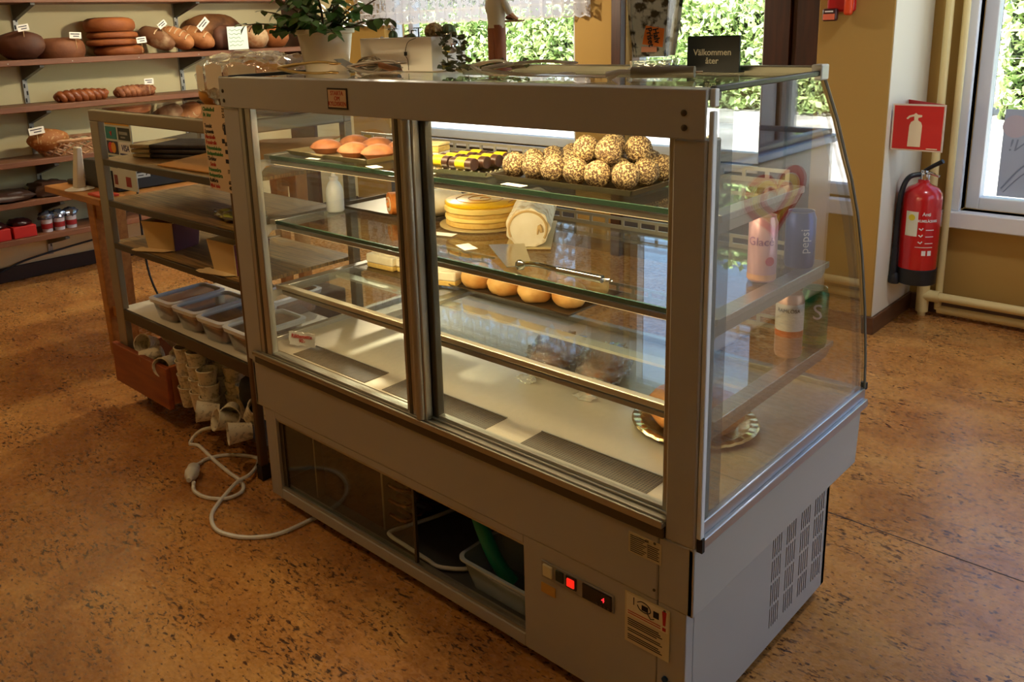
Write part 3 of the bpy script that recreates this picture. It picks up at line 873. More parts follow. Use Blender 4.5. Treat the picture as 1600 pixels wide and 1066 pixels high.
# silver platter with striped marzipan bars
tp = tray(-.86, -.645, .145, .315, Z1, .013, silver, 'silver platter with beaded rim under the striped marzipan bars', 'silver_platter', .10)
bead = MB()
for k in range(44):
    s_ = k / 44 * 4; side = int(s_); u = s_ - side
    hx, hy = .1075 + .012, .085 + .012
    c = [(-hx + 2 * hx * u, -hy), (hx, -hy + 2 * hy * u), (hx - 2 * hx * u, hy), (-hx, hy - 2 * hy * u)][side]
    bead.ell((c[0], c[1], .014), (.0035, .0035, .003), 6, 4)
bo = obj('beaded_rim', bead, silver, tp, local=True); bo['kind'] = 'stuff'
marz = M('marzipan_yellow', (224, 192, 20), .5)
choc = M('chocolate', (64, 38, 26), .4)
def make_bar():
    t = thing('marzipan_bar', 'yellow and chocolate striped marzipan bar on the silver platter', 'pastry', group='striped marzipan bars on the silver platter')
    def seg(x0, x1, r, mat, nm):
        prof = [(math.cos(a) * r, .004 + r * .75 + math.sin(a) * r * .85) for a in [2 * PI * k / 16 for k in range(16)]]
        prof = [(a, max(b, 0)) for a, b in prof]
        obj(nm, MB().prism(prof, lambda a, b, h: (h, a, b), x0, x1), mat, t, local=True, bevel=.0015)
    seg(-.033, -.014, .0175, choc, 'chocolate_end'); seg(-.0145, .0145, .0182, marz, 'marzipan_band'); seg(.014, .033, .0175, choc, 'chocolate_end')
    return t
bar = make_bar()
k = 0
for r in range(2):
    for c in range(4):
        b = bar if k == 0 else dup(bar, (0, 0, 0))
        b.location = (-.808 + r * .078 + .006 * c, .180 + c * .037, Z1 + .004); b.rotation_euler = (0, 0, .10 + .04 * (c % 2))
        k += 1
card(-.80, .120, Z1, .05, .022, 'white price card lying before the silver platter', .1)

# tray of coconut-rolled chocolate balls
tray(-.595, -.245, .150, .375, Z1, .014, tray_m, 'dark metal tray full of coconut chocolate balls on the top shelf')
def coco_mat():
    m = bpy.data.materials.new('coconut_ball'); m.use_nodes = True
    nt = m.node_tree; p = nt.nodes['Principled BSDF']
    tc = nt.nodes.new('ShaderNodeTexCoord'); n = nt.nodes.new('ShaderNodeTexNoise'); n.inputs['Scale'].default_value = 260; n.inputs['Detail'].default_value = 2; n.inputs['Distortion'].default_value = .8
    rp = nt.nodes.new('ShaderNodeValToRGB'); rp.color_ramp.elements[0].position = .48; rp.color_ramp.elements[1].position = .60
    rp.color_ramp.elements[0].color = lin(72, 46, 24); rp.color_ramp.elements[1].color = lin(206, 178, 122)
    b = nt.nodes.new('ShaderNodeBump'); b.inputs['Strength'].default_value = .7; b.inputs['Distance'].default_value = .003
    nt.links.new(tc.outputs['Object'], n.inputs['Vector']); nt.links.new(n.outputs['Fac'], rp.inputs[0]); nt.links.new(rp.outputs[0], p.inputs['Base Color'])
    nt.links.new(n.outputs['Fac'], b.inputs['Height']); nt.links.new(b.outputs[0], p.inputs['Normal']); p.inputs['Roughness'].default_value = .75
    return m
coco = coco_mat()
bs = [mesh_of(MB().ell((0, 0, .0285), (.0278, .0278, .0285), 30, 20, amp=.10, fr=9, seed=q), 'coconut_ball', coco) for q in (1.1, 5.3, 9.7)]
BP = [(-.565, .175), (-.508, .176), (-.452, .172), (-.396, .176), (-.338, .172), (-.280, .185),
      (-.560, .235), (-.503, .236), (-.446, .233), (-.388, .236), (-.330, .234), (-.272, .246),
      (-.553, .296), (-.495, .297), (-.437, .295), (-.379, .297), (-.321, .296), (-.27, .306),
      (-.54, .352), (-.47, .353), (-.40, .353), (-.33, .353)]
for i, (x, y) in enumerate(BP):
    o = bpy.data.objects.new('coconut_ball', bs[i % 3]); link(o); o.location = (x, y, Z1 + .004); o.rotation_euler = (i * 1.3, i * .7, i)
    o.rotation_euler = (0, 0, i * 1.3)
    tag(o, 'coconut-rolled chocolate ball on the dark tray on the top shelf', 'pastry', 'coconut balls lying on the tray')
for i, (x, y) in enumerate([(-.392, .206), (-.334, .204), (-.300, .262), (-.365, .265)]):
    o = bpy.data.objects.new('coconut_ball', bs[i % 3]); link(o); o.location = (x, y, Z1 + .048); o.rotation_euler = (0, 0, i * 2.1)
    tag(o, 'coconut ball piled on top of the other balls on the tray', 'pastry', 'coconut balls in the upper layer')
card(-.52, .120, Z1, .06, .022, 'white price card lying before the coconut balls', -.05)

# --- second shelf
tray(-1.41, -1.03, .325, .50, Z2, .012, tray_m, 'dark tray under the cut roll cakes on the middle shelf')
orange_cake = M('orange_sponge', (226, 138, 48), .65, rgb2=(206, 112, 34), nscale=50, bump=.3, bscale=160)
def half_roll(x, y, z, L, r, rz, label, outer, fill, jamf):
    t = thing('roll_cake', label, 'cake', (x, y, z), rz)
    def prof(rr, zc): return [(math.cos(a) * rr * 1.25, max(0.0, zc + math.sin(a) * rr)) for a in [2 * PI * q / 22 for q in range(22)]]
    obj('sponge', MB().prism(prof(r, r * .9), lambda a, b, h: (a, h, b), 0, L), outer, t, local=True, bevel=.002)
    obj('filling', MB().prism(prof(r * .62, r * .9), lambda a, b, h: (a, h, b), -.002, .004), fill, t, local=True)
    if jamf: obj('swirl', MB().tube([(math.cos(a) * r * .07 * a, -.003, r * .9 + math.sin(a) * r * .055 * a) for a in [.6 + .3 * q for q in range(28)]], .0022, 5), jamf, t, local=True)
    return t
half_roll(-1.195, .335, Z2 + .004, .10, .034, -.5, 'orange sponge roll cake with pale filling on the dark tray', orange_cake, cream_m, orange_cake)
strw = half_roll(-1.085, .365, Z2 + .004, .11, .040, -.25, 'cream coated roll cake with red jam beside the round yellow cake', cream_m, sponge_top, jam)
# round yellow cake
yc = (-.905, .425)
t = thing('layer_cake', 'round layer cake with bright yellow glaze on the middle shelf', 'cake', (yc[0], yc[1], Z2))
obj('cake_board', MB().lathe([(.120, 0), (.120, .003)], (*yc, Z2), 40), board, t)
yell = M('yellow_glaze', (236, 176, 4), .30, rgb2=(244, 196, 24), nscale=14, bump=.1, bscale=30)
def layer(z0, z1, r, mat, nm, seed, amp=.02):
    m = MB(); n = 44; rs = []
    for rr, zz in ((r - .004, z0), (r, z0 + .003), (r, z1 - .003), (r - .004, z1)):
        rs.append([(yc[0] + rr * (1 + amp * noise.noise(Vector((math.cos(2 * PI * i / n) * 3, math.sin(2 * PI * i / n) * 3, seed)))) * math.cos(2 * PI * i / n),
                    yc[1] + rr * (1 + amp * noise.noise(Vector((math.cos(2 * PI * i / n) * 3, math.sin(2 * PI * i / n) * 3, seed)))) * math.sin(2 * PI * i / n), Z2 + zz) for i in range(n)])
    obj(nm, m.rings(rs), mat, t)
cream_y = M('cream_yellow', (248, 220, 140), .5, rgb2=(242, 206, 110), nscale=16, bump=.3, bscale=60)
layer(.003, .020, .102, sponge, 'sponge_layer', 1); layer(.019, .031, .104, cream_y, 'cream_layer', 2, .04); layer(.030, .042, .101, sponge, 'sponge_layer', 3)
layer(.041, .058, .105, cream_y, 'cream_layer', 4, .04); layer(.057, .068, .104, yell, 'yellow_glaze', 5)
sw_ = MB().tube([(yc[0] + (.095 - .0034 * q) * math.cos(q * .62), yc[1] + (.095 - .0034 * q) * math.sin(q * .62), Z2 + .0685) for q in range(27)], .0012, 5)
obj('glaze_swirl', sw_, M('glaze_brown', (176, 108, 16), .4), t)
# big cream roulade
rr_ = thing('cream_roulade', 'long cream roulade dusted with icing sugar on a gold board', 'cake', (-.625, .285, Z2), .62)
obj('cake_board', MB().box(-.055, .055, -.008, .285, 0, .004), board, rr_, local=True)
rs = []
for q in range(13):
    y = .275 * q / 12
    ring = []
    for i in range(36):
        a = 2 * PI * i / 36
        rad = .049 * (1 + .045 * math.cos(9 * a) + .03 * noise.noise(Vector((math.cos(a) * 2, math.sin(a) * 2, y * 30))))
        ring.append((math.cos(a) * rad * 1.08, y, max(.004, .049 + math.sin(a) * rad)))
    rs.append(ring)
obj('cream_coat', MB().rings(rs), M('cream_coat', (244, 230, 196), .6, rgb2=(196, 160, 100), nscale=44, lo=.46, hi=.70, bump=.6, bscale=70), rr_, local=True)
obj('sponge_ring', MB().tube([(math.cos(a_) * .0455, -.0005, .048 + math.sin(a_) * .043) for a_ in [-.55 + .16 * q for q in range(27)]], .0032, 6), M('roulade_sponge', (206, 170, 108), .7, bump=.4, bscale=120), rr_, local=True)
obj('sponge_curl', MB().tube([(.034 - .0016 * q, -.001, .040 + .016 * math.sin(q * .5)) for q in range(8)], [.005, .006, .006, .005, .005, .004, .003, .002], 6), M('roulade_sponge', (206, 170, 108), .7), rr_, local=True)
obj('cut_cream', MB().cyl((0, -.0015, .048), (0, .003, .048), .043, n=28), cream_m, rr_, local=True)
# cake lifter on the shelf
ck = thing('cake_lifter', 'steel cake lifter with tubular handle lying on the middle shelf', 'cake lifter', (-.60, .185, Z2))
obj('lifter_blade', MB().add([(-.690, .215, Z2 + .012), (-.545, .118, Z2 + .003), (-.512, .165, Z2 + .003), (-.628, .275, Z2 + .012), (-.690, .215, Z2 + .014), (-.545, .118, Z2 + .005), (-.512, .165, Z2 + .005), (-.628, .275, Z2 + .014)],
    [(0, 3, 2, 1), (4, 5, 6, 7), (0, 1, 5, 4), (1, 2, 6, 5), (2, 3, 7, 6), (3, 0, 4, 7)]), M('blade_steel', (226, 220, 200), .22, 1.0), ck, smooth=False)
obj('lifter_neck', MB().tube(spline([(-.53, .142, Z2 + .006), (-.50, .140, Z2 + .014), (-.46, .143, Z2 + .015), (-.42, .148, Z2 + .011)], 5), [.012] * 3 + [.006] * 13, 8), chrome, ck)
obj('lifter_handle', MB().cyl((-.425, .148, Z2 + .011), (-.312, .152, Z2 + .010), .0085, n=14), chrome, ck)
obj('hanging_loop', MB().tube(spline([(-.314, .152, Z2 + .010), (-.300, .158, Z2 + .010), (-.288, .153, Z2 + .010), (-.300, .147, Z2 + .010), (-.314, .152, Z2 + .010)], 5), .0018, 6), chrome, ck)
card(-.90, .265, Z2, .07, .03, 'white price card before the round yellow cake', .25)
card(-.755, .205, Z2, .06, .035, 'white price card tucked under the cake lifter', -.4)
# white squeeze bottle
sb = thing('squeeze_bottle', 'white plastic squeeze bottle standing at the end of the middle shelf', 'bottle', (-1.385, .285, Z2))
obj('bottle_body', MB().lathe([(.024, 0), (.027, .004), (.027, .058), (.025, .070), (.018, .086), (.0125, .092), (.0125, .096)], (-1.385, .285, Z2), 24), M('bottle_milky', (226, 228, 226), .35, sss=.2), sb)
obj('bottle_nozzle', MB().lathe([(.014, .096), (.014, .104), (.007, .107), (.005, .118)], (-1.385, .285, Z2), 18), whitep, sb)

# --- third shelf: cream cakes and sugared buns
def cream_cake(x, y, rz, label):
    t = thing('cream_cake', label, 'cake', (x, y, Z3 + .003), rz)
    obj('sponge_layer', MB().box(-.058, .058, -.035, .035, 0, .016), sponge, t, local=True, bevel=.003)
    obj('cream_layer', MB().box(-.060, .060, -.037, .037, .015, .044), cream_m, t, local=True, bevel=.006, seg=3)
    obj('cream_top', MB().ell((0, 0, .044), (.055, .034, .012), 20, 10, amp=.3, fr=4), cream_m, t, local=True)
    for dx, dy in ((-.02, -.006), (.012, .006), (.034, -.010)):
        obj('berry_piece', MB().ell((dx, dy, .056), (.012, .008, .005), 10, 7, amp=.2), jam, t, local=True)
cream_cake(-1.325, .425, .05, 'cream cake with red berries half behind the left door')
cream_cake(-1.205, .445, .1, 'cream cake with red berries beside the middle door stile')
cream_cake(-1.065, .415, .3, 'cream cake with red berries beside the sugared buns')
tray(-1.40, -1.135, .365, .52, Z3 - .0005, .006, tray_m, 'flat dark tray under the cream cakes on the lowest shelf')
tray(-1.005, -.595, .400, .615, Z3, .012, tray_m, 'dark baking tray of sugared buns on the lowest shelf')
bunm = M('bun_crust', (232, 182, 104), .6, rgb2=(206, 136, 58), nscale=14, bump=.15, bscale=160)
bunmesh = [mesh_of(MB().ell((0, 0, .030), (.052, .044, .040), 26, 16, flat=.75, amp=.10, fr=2.5, seed=q), 'sugared_bun', bunm) for q in (2.2, 6.1, 11.4)]
for i, (x, y) in enumerate([(-.95, .447), (-.845, .445), (-.74, .450), (-.94, .545), (-.835, .545), (-.73, .548), (-.645, .470), (-.645, .565)]):
    o = bpy.data.objects.new('sugared_bun', bunmesh[i % 3]); link(o); o.location = (x, y, Z3 + .004); o.rotation_euler = (0, 0, .6 + i * .37)
    tag(o, 'round golden sugared bun on the dark tray on the lowest shelf', 'bun', 'sugared buns on the tray')

# --- deck: bagged loaves, foil plate with bread, price sign
wrapb = M('dark_loaf', (158, 100, 60), .6, rgb2=(132, 78, 44), nscale=12, bump=.2, bscale=80)
def bagged(x, y, rz, label, tie):
    t = thing('bagged_loaf', label, 'bread', (x, y, ZD), rz)
    obj('loaf', MB().ell((0, 0, .034), (.054, .086, .034), 22, 14, flat=.95, amp=.06, p=.8), wrapb, t, local=True)
    bagm = MB().ell((0, .004, .038), (.066, .100, .0385), 44, 26, flat=.97, amp=.42, fr=9, seed=x * 9)
    obj('plastic_bag', bagm, GLASS('loaf_bag', (.95, .95, .94), f0=.10, power=2.6, bump=1.0, bscale=70, dust=.10, dustcol=(235, 235, 240), grough=.12), t, local=True, angle=180)
    rs = []
    for q, (yy, rad) in enumerate(((-.085, .034), (-.105, .016), (-.118, .006), (-.126, .007), (-.142, .020), (-.155, .026))):
        rs.append([(math.cos(2 * PI * i / 18) * rad * (1 + .35 * math.cos(i * 2.1) * (q > 3)), yy, .020 - .008 * (q > 2) + max(-.011, math.sin(2 * PI * i / 18) * rad * .5)) for i in range(18)])
    obj('gathered_end', MB().rings(rs, False, False), GLASS('film_gather', (.86, .86, .84), f0=.16, power=2.0, bump=1.0, bscale=90, dust=.30, dustcol=(235, 228, 206), grough=.1), t, local=True)
    tie_o = obj('tie', MB().lathe([(.0085, -.004), (.0095, 0), (.0085, .004)], (0, 0, 0), 12), M('tie_' + tie, (240, 120, 40) if tie == 'orange' else (228, 220, 196), .5), t, local=True)
    tie_o.rotation_euler = (PI / 2, 0, 0); tie_o.location = (0, -.122, .012)
bagged(-.690, .470, .12, 'dark loaf in a clear plastic bag with pale twisted end', 'white')
bagged(-.535, .475, .30, 'dark loaf in a clear plastic bag closed with an orange tie', 'orange')
px, py = -.222, .385
t = thing('foil_plate', 'round gold foil plate with fluted rim on the deck of the case', 'plate', (px, py, ZD))
fl = MB(); n = 96; rs = []
for r, z, w in ((.085, .001, 0), (.100, .003, 0), (.118, .013, 0), (.122, .015, .8), (.137, .016, 1.0), (.141, .012, .6), (.137, .013, 1.0), (.100, .001, 0), (.085, .0, 0)):
    rs.append([(px + r * math.cos(2 * PI * i / n), py + r * math.sin(2 * PI * i / n), ZD + z + w * .0016 * math.cos(i * PI / 1.5)) for i in range(n)])
obj('plate', fl.rings(rs), M('gold_foil', (226, 204, 150), .22, 1.0), t)
ba = thing('bread_loaf', 'round brown loaf cut open on the gold foil plate', 'bread', (px + .01, py, ZD + .004))
obj('crust', MB().ell((px + .0, py + .0, ZD + .042), (.112, .102, .050), 30, 18, flat=.72, amp=.12, fr=2.2, seed=4), M('loaf_crust', (190, 124, 58), .65, rgb2=(150, 88, 36), nscale=22, bump=.5, bscale=110), ba)
obj('flour_patch', MB().ell((px + .075, py + .055, ZD + .052), (.032, .020, .020), 14, 10, amp=.25), M('loaf_crumb', (226, 204, 164), .8, rgb2=(196, 160, 110), nscale=30), ba)
ps = thing('price_sign', 'white cut-out price sign with red handwriting standing by the door', 'sign', (-1.345, .10, ZD))
po = []
for i in range(40):
    s_ = i / 40 * 4; sd = int(s_); u = s_ - sd
    x, z = [(-.045 + .09 * u, 0), (.045, .042 * u), (.045 - .09 * u, .042), (-.045, .042 * (1 - u))][sd]
    po.append((x + random.uniform(-.002, .002), z + random.uniform(-.0018, .0018)))
Rz = Matrix.Rotation(.38, 3, 'Z')
def psf(a, b, h):
    v = Rz @ Vector((a, h, b)); return (v.x - 1.345, v.y + .10, v.z + ZD + .006)
obj('sign_card', MB().prism(po, psf, -.0006, .0006), paper, ps, smooth=False)
text('handwriting', 'Räkbaguette\n90:-', .0165, ink_red, ps, (-1.345, .0985, ZD + .028), rot=(PI / 2, 0, .38), sx=.86, shear=.15, space=.85, bold=.0003)

# --- drink cans on the shelf ends
def make_can(x, y, z, rgb, label, r=.029, h=.142, bands=()):
    t = thing('drink_can', label, 'can', (x, y, z))
    obj('can_body', MB().lathe([(r * .86, .002), (r * .92, .0), (r, .008), (r, h - .014), (r * .86, h - .004), (r * .86, h)], (x, y, z), 28), M('can_' + label.split()[0], rgb, .28, .35), t)
    obj('can_lid', MB().lathe([(r * .84, h - .002), (r * .86, h + .001), (r * .80, h - .0015), (r * .1, h - .002)], (x, y, z), 28), steel, t)
    for z0, z1, c, nm in bands:
        obj(nm, MB().lathe([(r + .0004, z0), (r + .0004, z1)], (x, y, z), 28, False, False), M('band_%s_%s' % (nm, label.split()[0]), c, .35, .2), t)
    return t
def wrap_text(t, body, size, mat, x, y, z, r, ang, vertical=False):
    o = text('lettering', body, size, mat, t, (x + (r + .0012) * math.cos(ang), y + (r + .0012) * math.sin(ang), z), rot=(PI / 2, (-PI / 2 if vertical else 0), ang + PI / 2))
    # bend round the can
    me = o.data
    for v in me.vertices:
        a = v.co.y if vertical else v.co.x
        th = a / r
        off = r * (1 - math.cos(th))
        if vertical: v.co.y = r * math.sin(th)
        else: v.co.x = r * math.sin(th)
        v.co.z -= off
    return o
vAng = -1.15
c1_ = make_can(-.075, .375, Z2, (226, 176, 186), 'pink drink can with purple script on the middle shelf end', r=.0285, h=.135, bands=[(.004, .016, (232, 170, 130), 'orange_foot')])
wrap_text(c1_, 'Glacé', .024, M('can_purple', (140, 66, 130), .4), -.075, .375, Z2 + .085, .0285, vAng - .1)
cb = obj('cherry_print', MB().lathe([(.0095, -.0004), (.0095, .0004)], (0, 0, 0), 18), M('cherry_red', (196, 40, 60), .35), c1_, local=True)
cb.rotation_euler = (PI / 2, 0, vAng + PI / 2 + .55); cb.location = (.0296 * math.cos(vAng + .55), .0296 * math.sin(vAng + .55), .045)
c2_ = make_can(-.060, .520, Z2, (24, 52, 128), 'blue drink can with white vertical lettering on the middle shelf end', r=.031, h=.120)
wrap_text(c2_, 'pepsi', .026, M('can_white', (236, 236, 240), .4), -.060, .520, Z2 + .06, .031, vAng + .3, True)
c3_ = make_can(-.065, .500, Z3, (196, 152, 128), 'copper and white mineral water can on the lowest shelf end', bands=[(.062, .122, (228, 220, 212), 'white_band'), (.048, .062, (206, 110, 54), 'orange_band')])
wrap_text(c3_, 'RAMLÖSA', .0115, ink, -.065, .500, Z3 + .108, .0295, vAng - .1)
c4_ = make_can(-.048, .590, Z3, (20, 104, 62), 'green drink can behind the mineral water can', r=.029, h=.135, bands=[(.010, .030, (120, 150, 60), 'leaf_band')])
wrap_text(c4_, 'S', .05, M('can_white', (236, 236, 240), .4), -.048, .590, Z3 + .085, .029, vAng + .2)

# ================================================================== ON TOP OF THE CASE
ZT = 1.2805
leaf_g = M('plant_leaf', (58, 98, 36), .38, rgb2=(88, 128, 50), nscale=9)
leaf_o = M('trailing_leaf', (88, 92, 50), .45, rgb2=(64, 70, 36), nscale=14)
stem_m = M('plant_stem', (86, 70, 40), .7)
def leaf_mesh(nm, L, Wd, mat, th=.0012, n=8):
    m = MB(); top = []; bot = []
    for k in range(n + 1):
        u = k / n; w = Wd * math.sin(PI * min(1, u * 1.02) ** .8) * .5; z = -.25 * L * u * u
        top.append([(u * L, -w, z + .10 * w), (u * L, 0, z), (u * L, w, z + .10 * w)])
    for k in range(n):
        for c in range(2):
            a = top[k][c]; b = top[k][c + 1]; d = top[k + 1][c + 1]; e = top[k + 1][c]
            m.quad(a, b, d, e)
            dn = lambda q: (q[0], q[1], q[2] - th)
            m.quad(dn(a), dn(e), dn(d), dn(b))
    return mesh_of(m, nm, mat, True, 60)
# potted plant
pc = (-1.375, .285)
pt = thing('potted_plant', 'bushy green house plant in a white ribbed pot on the end of the case', 'plant', (pc[0], pc[1], ZT))
obj('pot', MB().lathe([(.060, 0), (.062, .003), (.078, .104), (.085, .106), (.085, .118), (.078, .118), (.074, .104), (.058, .006)], (*pc, ZT), 40), M('pot_white', (232, 222, 198), .35), pt)
obj('soil', MB().lathe([(.072, .095), (.073, .100), (.01, .106)], (*pc, ZT), 24), M('soil', (52, 36, 26), .9), pt)
rnd = random.Random(4)
lm = leaf_mesh('leaf', .038, .028, leaf_g)
stems = MB(); leaves = []
for k in range(34):
    a = rnd.uniform(0, 2 * PI); el = rnd.uniform(.35, 1.45); L = rnd.uniform(.12, .21)
    if k == 0: a, el, L = PI + .3, .80, .24
    if k == 1: a, el, L = .7, .75, .23
    if k == 2: a, el, L = .4, .45, .20
    d = Vector((math.cos(a) * math.cos(el), math.sin(a) * math.cos(el), math.sin(el)))
    b0 = Vector((pc[0] + d.x * .03, pc[1] + d.y * .03, ZT + .102))
    pts = [b0 + d * (L * q / 5) + Vector((0, 0, -.05 * (q / 5) ** 2)) + Vector((rnd.uniform(-.006, .006), rnd.uniform(-.006, .006), 0)) for q in range(6)]
    stems.tube(pts, [.0035, .003, .0027, .0024, .002, .0015], 6)
    for q in range(1, 6):
        for s_ in (0, 1):
            if q < 2 and rnd.random() < .5: continue
            leaves.append((pts[q] + Vector((0, 0, .002)), (rnd.uniform(-.5, .5), rnd.uniform(-.3, .7), a + rnd.uniform(.6, 1.5) * (1 if s_ else -1)), rnd.uniform(.65, 1.15)))
st = obj('stems', stems, stem_m, pt)
for loc, rot, sc_ in leaves:
    inst('leaf', lm, pt, loc - Vector(pt.location), rot, (sc_,) * 3)
# white planter box with succulents and a chrome lamp shade on its end
bx0, bx1, by0, by1 = -1.255, -.965, .315, .440
pl = thing('planter_box', 'white rectangular planter box with small cacti on the case', 'planter', ((bx0 + bx1) / 2, (by0 + by1) / 2, ZT))
wp = M('planter_white', (240, 236, 226), .5)
obj('box', MB().box(bx0, bx1, by0, by0 + .006, ZT, ZT + .088).box(bx0, bx1, by1 - .006, by1, ZT, ZT + .088).box(bx0, bx0 + .006, by0 + .006, by1 - .006, ZT, ZT + .088)
    .box(bx1 - .006, bx1, by0 + .006, by1 - .006, ZT, ZT + .088).box(bx0 + .006, bx1 - .006, by0 + .006, by1 - .006, ZT, ZT + .006), wp, pl, bevel=.0015)
obj('soil', MB().box(bx0 + .006, bx1 - .006, by0 + .006, by1 - .006, ZT + .006, ZT + .082), M('soil', (52, 36, 26), .9), pl, smooth=False)
cact = M('cactus_green', (74, 96, 58), .6, rgb2=(96, 116, 74), nscale=30)
def cactus(x, y, r, h, ribs, mat, nm):
    rs = []
    for k in range(9):
        th = PI * k / 8; n = 28
        rs.append([(x + math.sin(th) * r * (1 + .12 * math.cos(ribs * 2 * PI * i / n)) * math.cos(2 * PI * i / n), y + math.sin(th) * r * (1 + .12 * math.cos(ribs * 2 * PI * i / n)) * math.sin(2 * PI * i / n), ZT + .078 + h / 2 - math.cos(th) * h / 2) for i in range(n)])
    obj(nm, MB().rings(rs), mat, pl)
cactus(-1.165, .36, .012, .030, 7, cact, 'cactus'); cactus(-1.005, .365, .024, .046, 10, M('spiny_brown', (120, 92, 52), .7, rgb2=(176, 152, 100), nscale=120, lo=.45, hi=.55), 'cactus'); cactus(-.983, .395, .020, .042, 9, cact, 'cactus')
cactus(-1.225, .37, .006, .014, 6, M('pale_stone', (224, 214, 196), .6), 'pebble'); cactus(-1.09, .36, .012, .02, 6, cact, 'cactus'); cactus(-1.125, .38, .012, .018, 5, M('cactus_red', (110, 60, 40), .6), 'cactus')
slm = leaf_mesh('leaf', .020, .010, cact)
for (sx_, sy_, sz_) in ((-1.165, .36, .112), (-1.06, .36, .112), (-1.10, .37, .106)):
    obj('stem', MB().cyl((sx_, sy_, ZT + .08), (sx_, sy_, ZT + sz_), .0018, n=6), stem_m, pl)
    for k in range(6):
        inst('leaf', slm, pl, Vector((sx_, sy_, ZT + sz_)) - Vector(pl.location), (0, -.15, k * 1.05))
for a_, b_ in (((-1.05, .305), (-1.055, .31)),):
    obj('wire', MB().tube(spline([(-1.02, .312, ZT + .086), (-1.05, .310, ZT + .075), (-1.062, .310, ZT + .045), (-1.052, .309, ZT + .03), (-1.047, .306, ZT + .003)], 6), .0009, 5), black, pl)
    obj('wire_clip', MB().obox((-1.060, .3095, ZT + .046), (.008, .004, .010)), black, pl)
ls = thing('chrome_ladle', 'small half-round chrome ladle hooked over the end of the planter box', 'ladle', (-.955, .36, ZT))
rs = []
for k in range(8):
    th = PI / 2 * k / 7
    rs.append([(-.948 + .002 + math.cos(th) * .018, .365 + math.sin(th) * .030 * math.cos(2 * PI * i / 20), ZT + .062 + math.sin(th) * .020 * math.sin(2 * PI * i / 20)) for i in range(20)])
obj('bowl', MB().rings(rs, True, False), chrome, ls)
obj('ladle_handle', MB().tube(spline([(-.944, .365, ZT + .075), (-.950, .372, ZT + .094), (-.968, .372, ZT + .0925), (-1.02, .352, ZT + .0915)], 5), .0022, 6), chrome, ls)
# carved baker figurine, seen from behind, holding a tray
fx_, fy_ = -.80, .385
fg = thing('baker_figurine', 'carved wooden baker figurine in a white shirt carrying a tray', 'figurine', (fx_, fy_, ZT))
R45 = Matrix.Rotation(math.radians(-8), 3, 'Z')
def fpt(x, y, z):
    v = R45 @ Vector((x * 1.3, y * 1.3, 0)); return (fx_ + v.x, fy_ + v.y, ZT + z * 1.3)
def fring(cx, cy, z, rx, ry, n=16):
    return [fpt(cx + rx * math.cos(2 * PI * i / n), cy + ry * math.sin(2 * PI * i / n), z) for i in range(n)]
wood_f = M('carved_wood', (150, 84, 44), .55, rgb2=(122, 62, 30), nscale=20, stretch=(1, 1, .2))
shirt = M('figurine_shirt', (216, 206, 182), .6)
skin = M('figurine_skin', (188, 128, 82), .5)
obj('base_plate', MB().rings([fring(0, 0, 0, .030, .026), fring(0, 0, .006, .029, .025)]), wood_f, fg)
tr_ = MB()
for sgn in (-1, 1):
    tr_.rings([fring(sgn * .010, 0, .006, .0105, .012), fring(sgn * .010, 0, .030, .0105, .0115), fring(sgn * .009, 0, .055, .0115, .0125), fring(sgn * .007, 0, .078, .0125, .0135), fring(sgn * .004, 0, .086, .015, .014)])
obj('trousers', tr_, wood_f, fg)
obj('shoes', MB().rings([fring(-.010, .005, .006, .009, .015), fring(-.010, .004, .013, .008, .012)]).rings([fring(.010, .005, .006, .009, .015), fring(.010, .004, .013, .008, .012)]), M('dark_shoe', (50, 30, 20), .5), fg)
obj('shirt', MB().rings([fring(0, 0, .080, .0195, .0150), fring(0, 0, .092, .0190, .0145), fring(0, 0, .110, .0215, .0155), fring(0, 0, .128, .0235, .0160), fring(0, 0, .137, .0190, .0135), fring(0, 0, .142, .009, .009)])
    .tube([fpt(-.021, 0, .132), fpt(-.027, .003, .118), fpt(-.027, .008, .106)], [.0085, .0085, .0085], 10).tube([fpt(.021, 0, .132), fpt(.028, .003, .118), fpt(.029, .009, .106)], [.0085, .0085, .0085], 10), shirt, fg)
obj('arms', MB().tube([fpt(-.027, .008, .107), fpt(-.026, .020, .098), fpt(-.017, .034, .096)], [.006, .0052, .0045], 8).tube([fpt(.029, .009, .107), fpt(.029, .022, .098), fpt(.020, .034, .096)], [.006, .0052, .0045], 8), skin, fg)
hd = obj('head', MB().rings([fring(0, 0, .140, .006, .006), fring(0, .001, .147, .0062, .0065), fring(0, .002, .151, .0095, .0105), fring(0, .002, .158, .0115, .013), fring(0, .001, .166, .011, .0125), fring(0, 0, .172, .006, .007)]), skin, fg)
obj('nose', MB().ell(fpt(0, .0155, .158), (.002, .002, .003), 8, 6), skin, hd)
for sgn in (-1, 1):
    obj('ear', MB().ell(fpt(sgn * .0118, .001, .158), (.002, .003, .004), 8, 6), skin, hd)
    obj('eye', MB().ell(fpt(sgn * .0045, .0135, .160), (.0012, .0012, .0012), 6, 5), ink, hd)
obj('cap', MB().rings([fring(0, 0, .166, .0125, .0135), fring(0, 0, .174, .0125, .0135), fring(0, 0, .182, .016, .016), fring(0, 0, .188, .012, .012)]), shirt, fg)
obj('carried_tray', MB().rings([fring(0, .030, .0905, .038, .024, 24), fring(0, .030, .0935, .038, .024, 24)]), wood_f, fg)
obj('carried_loaf', MB().ell(fpt(.006, .032, .099), (.018, .009, .007), 12, 8), M('mini_loaf', (120, 62, 34), .6), fg)
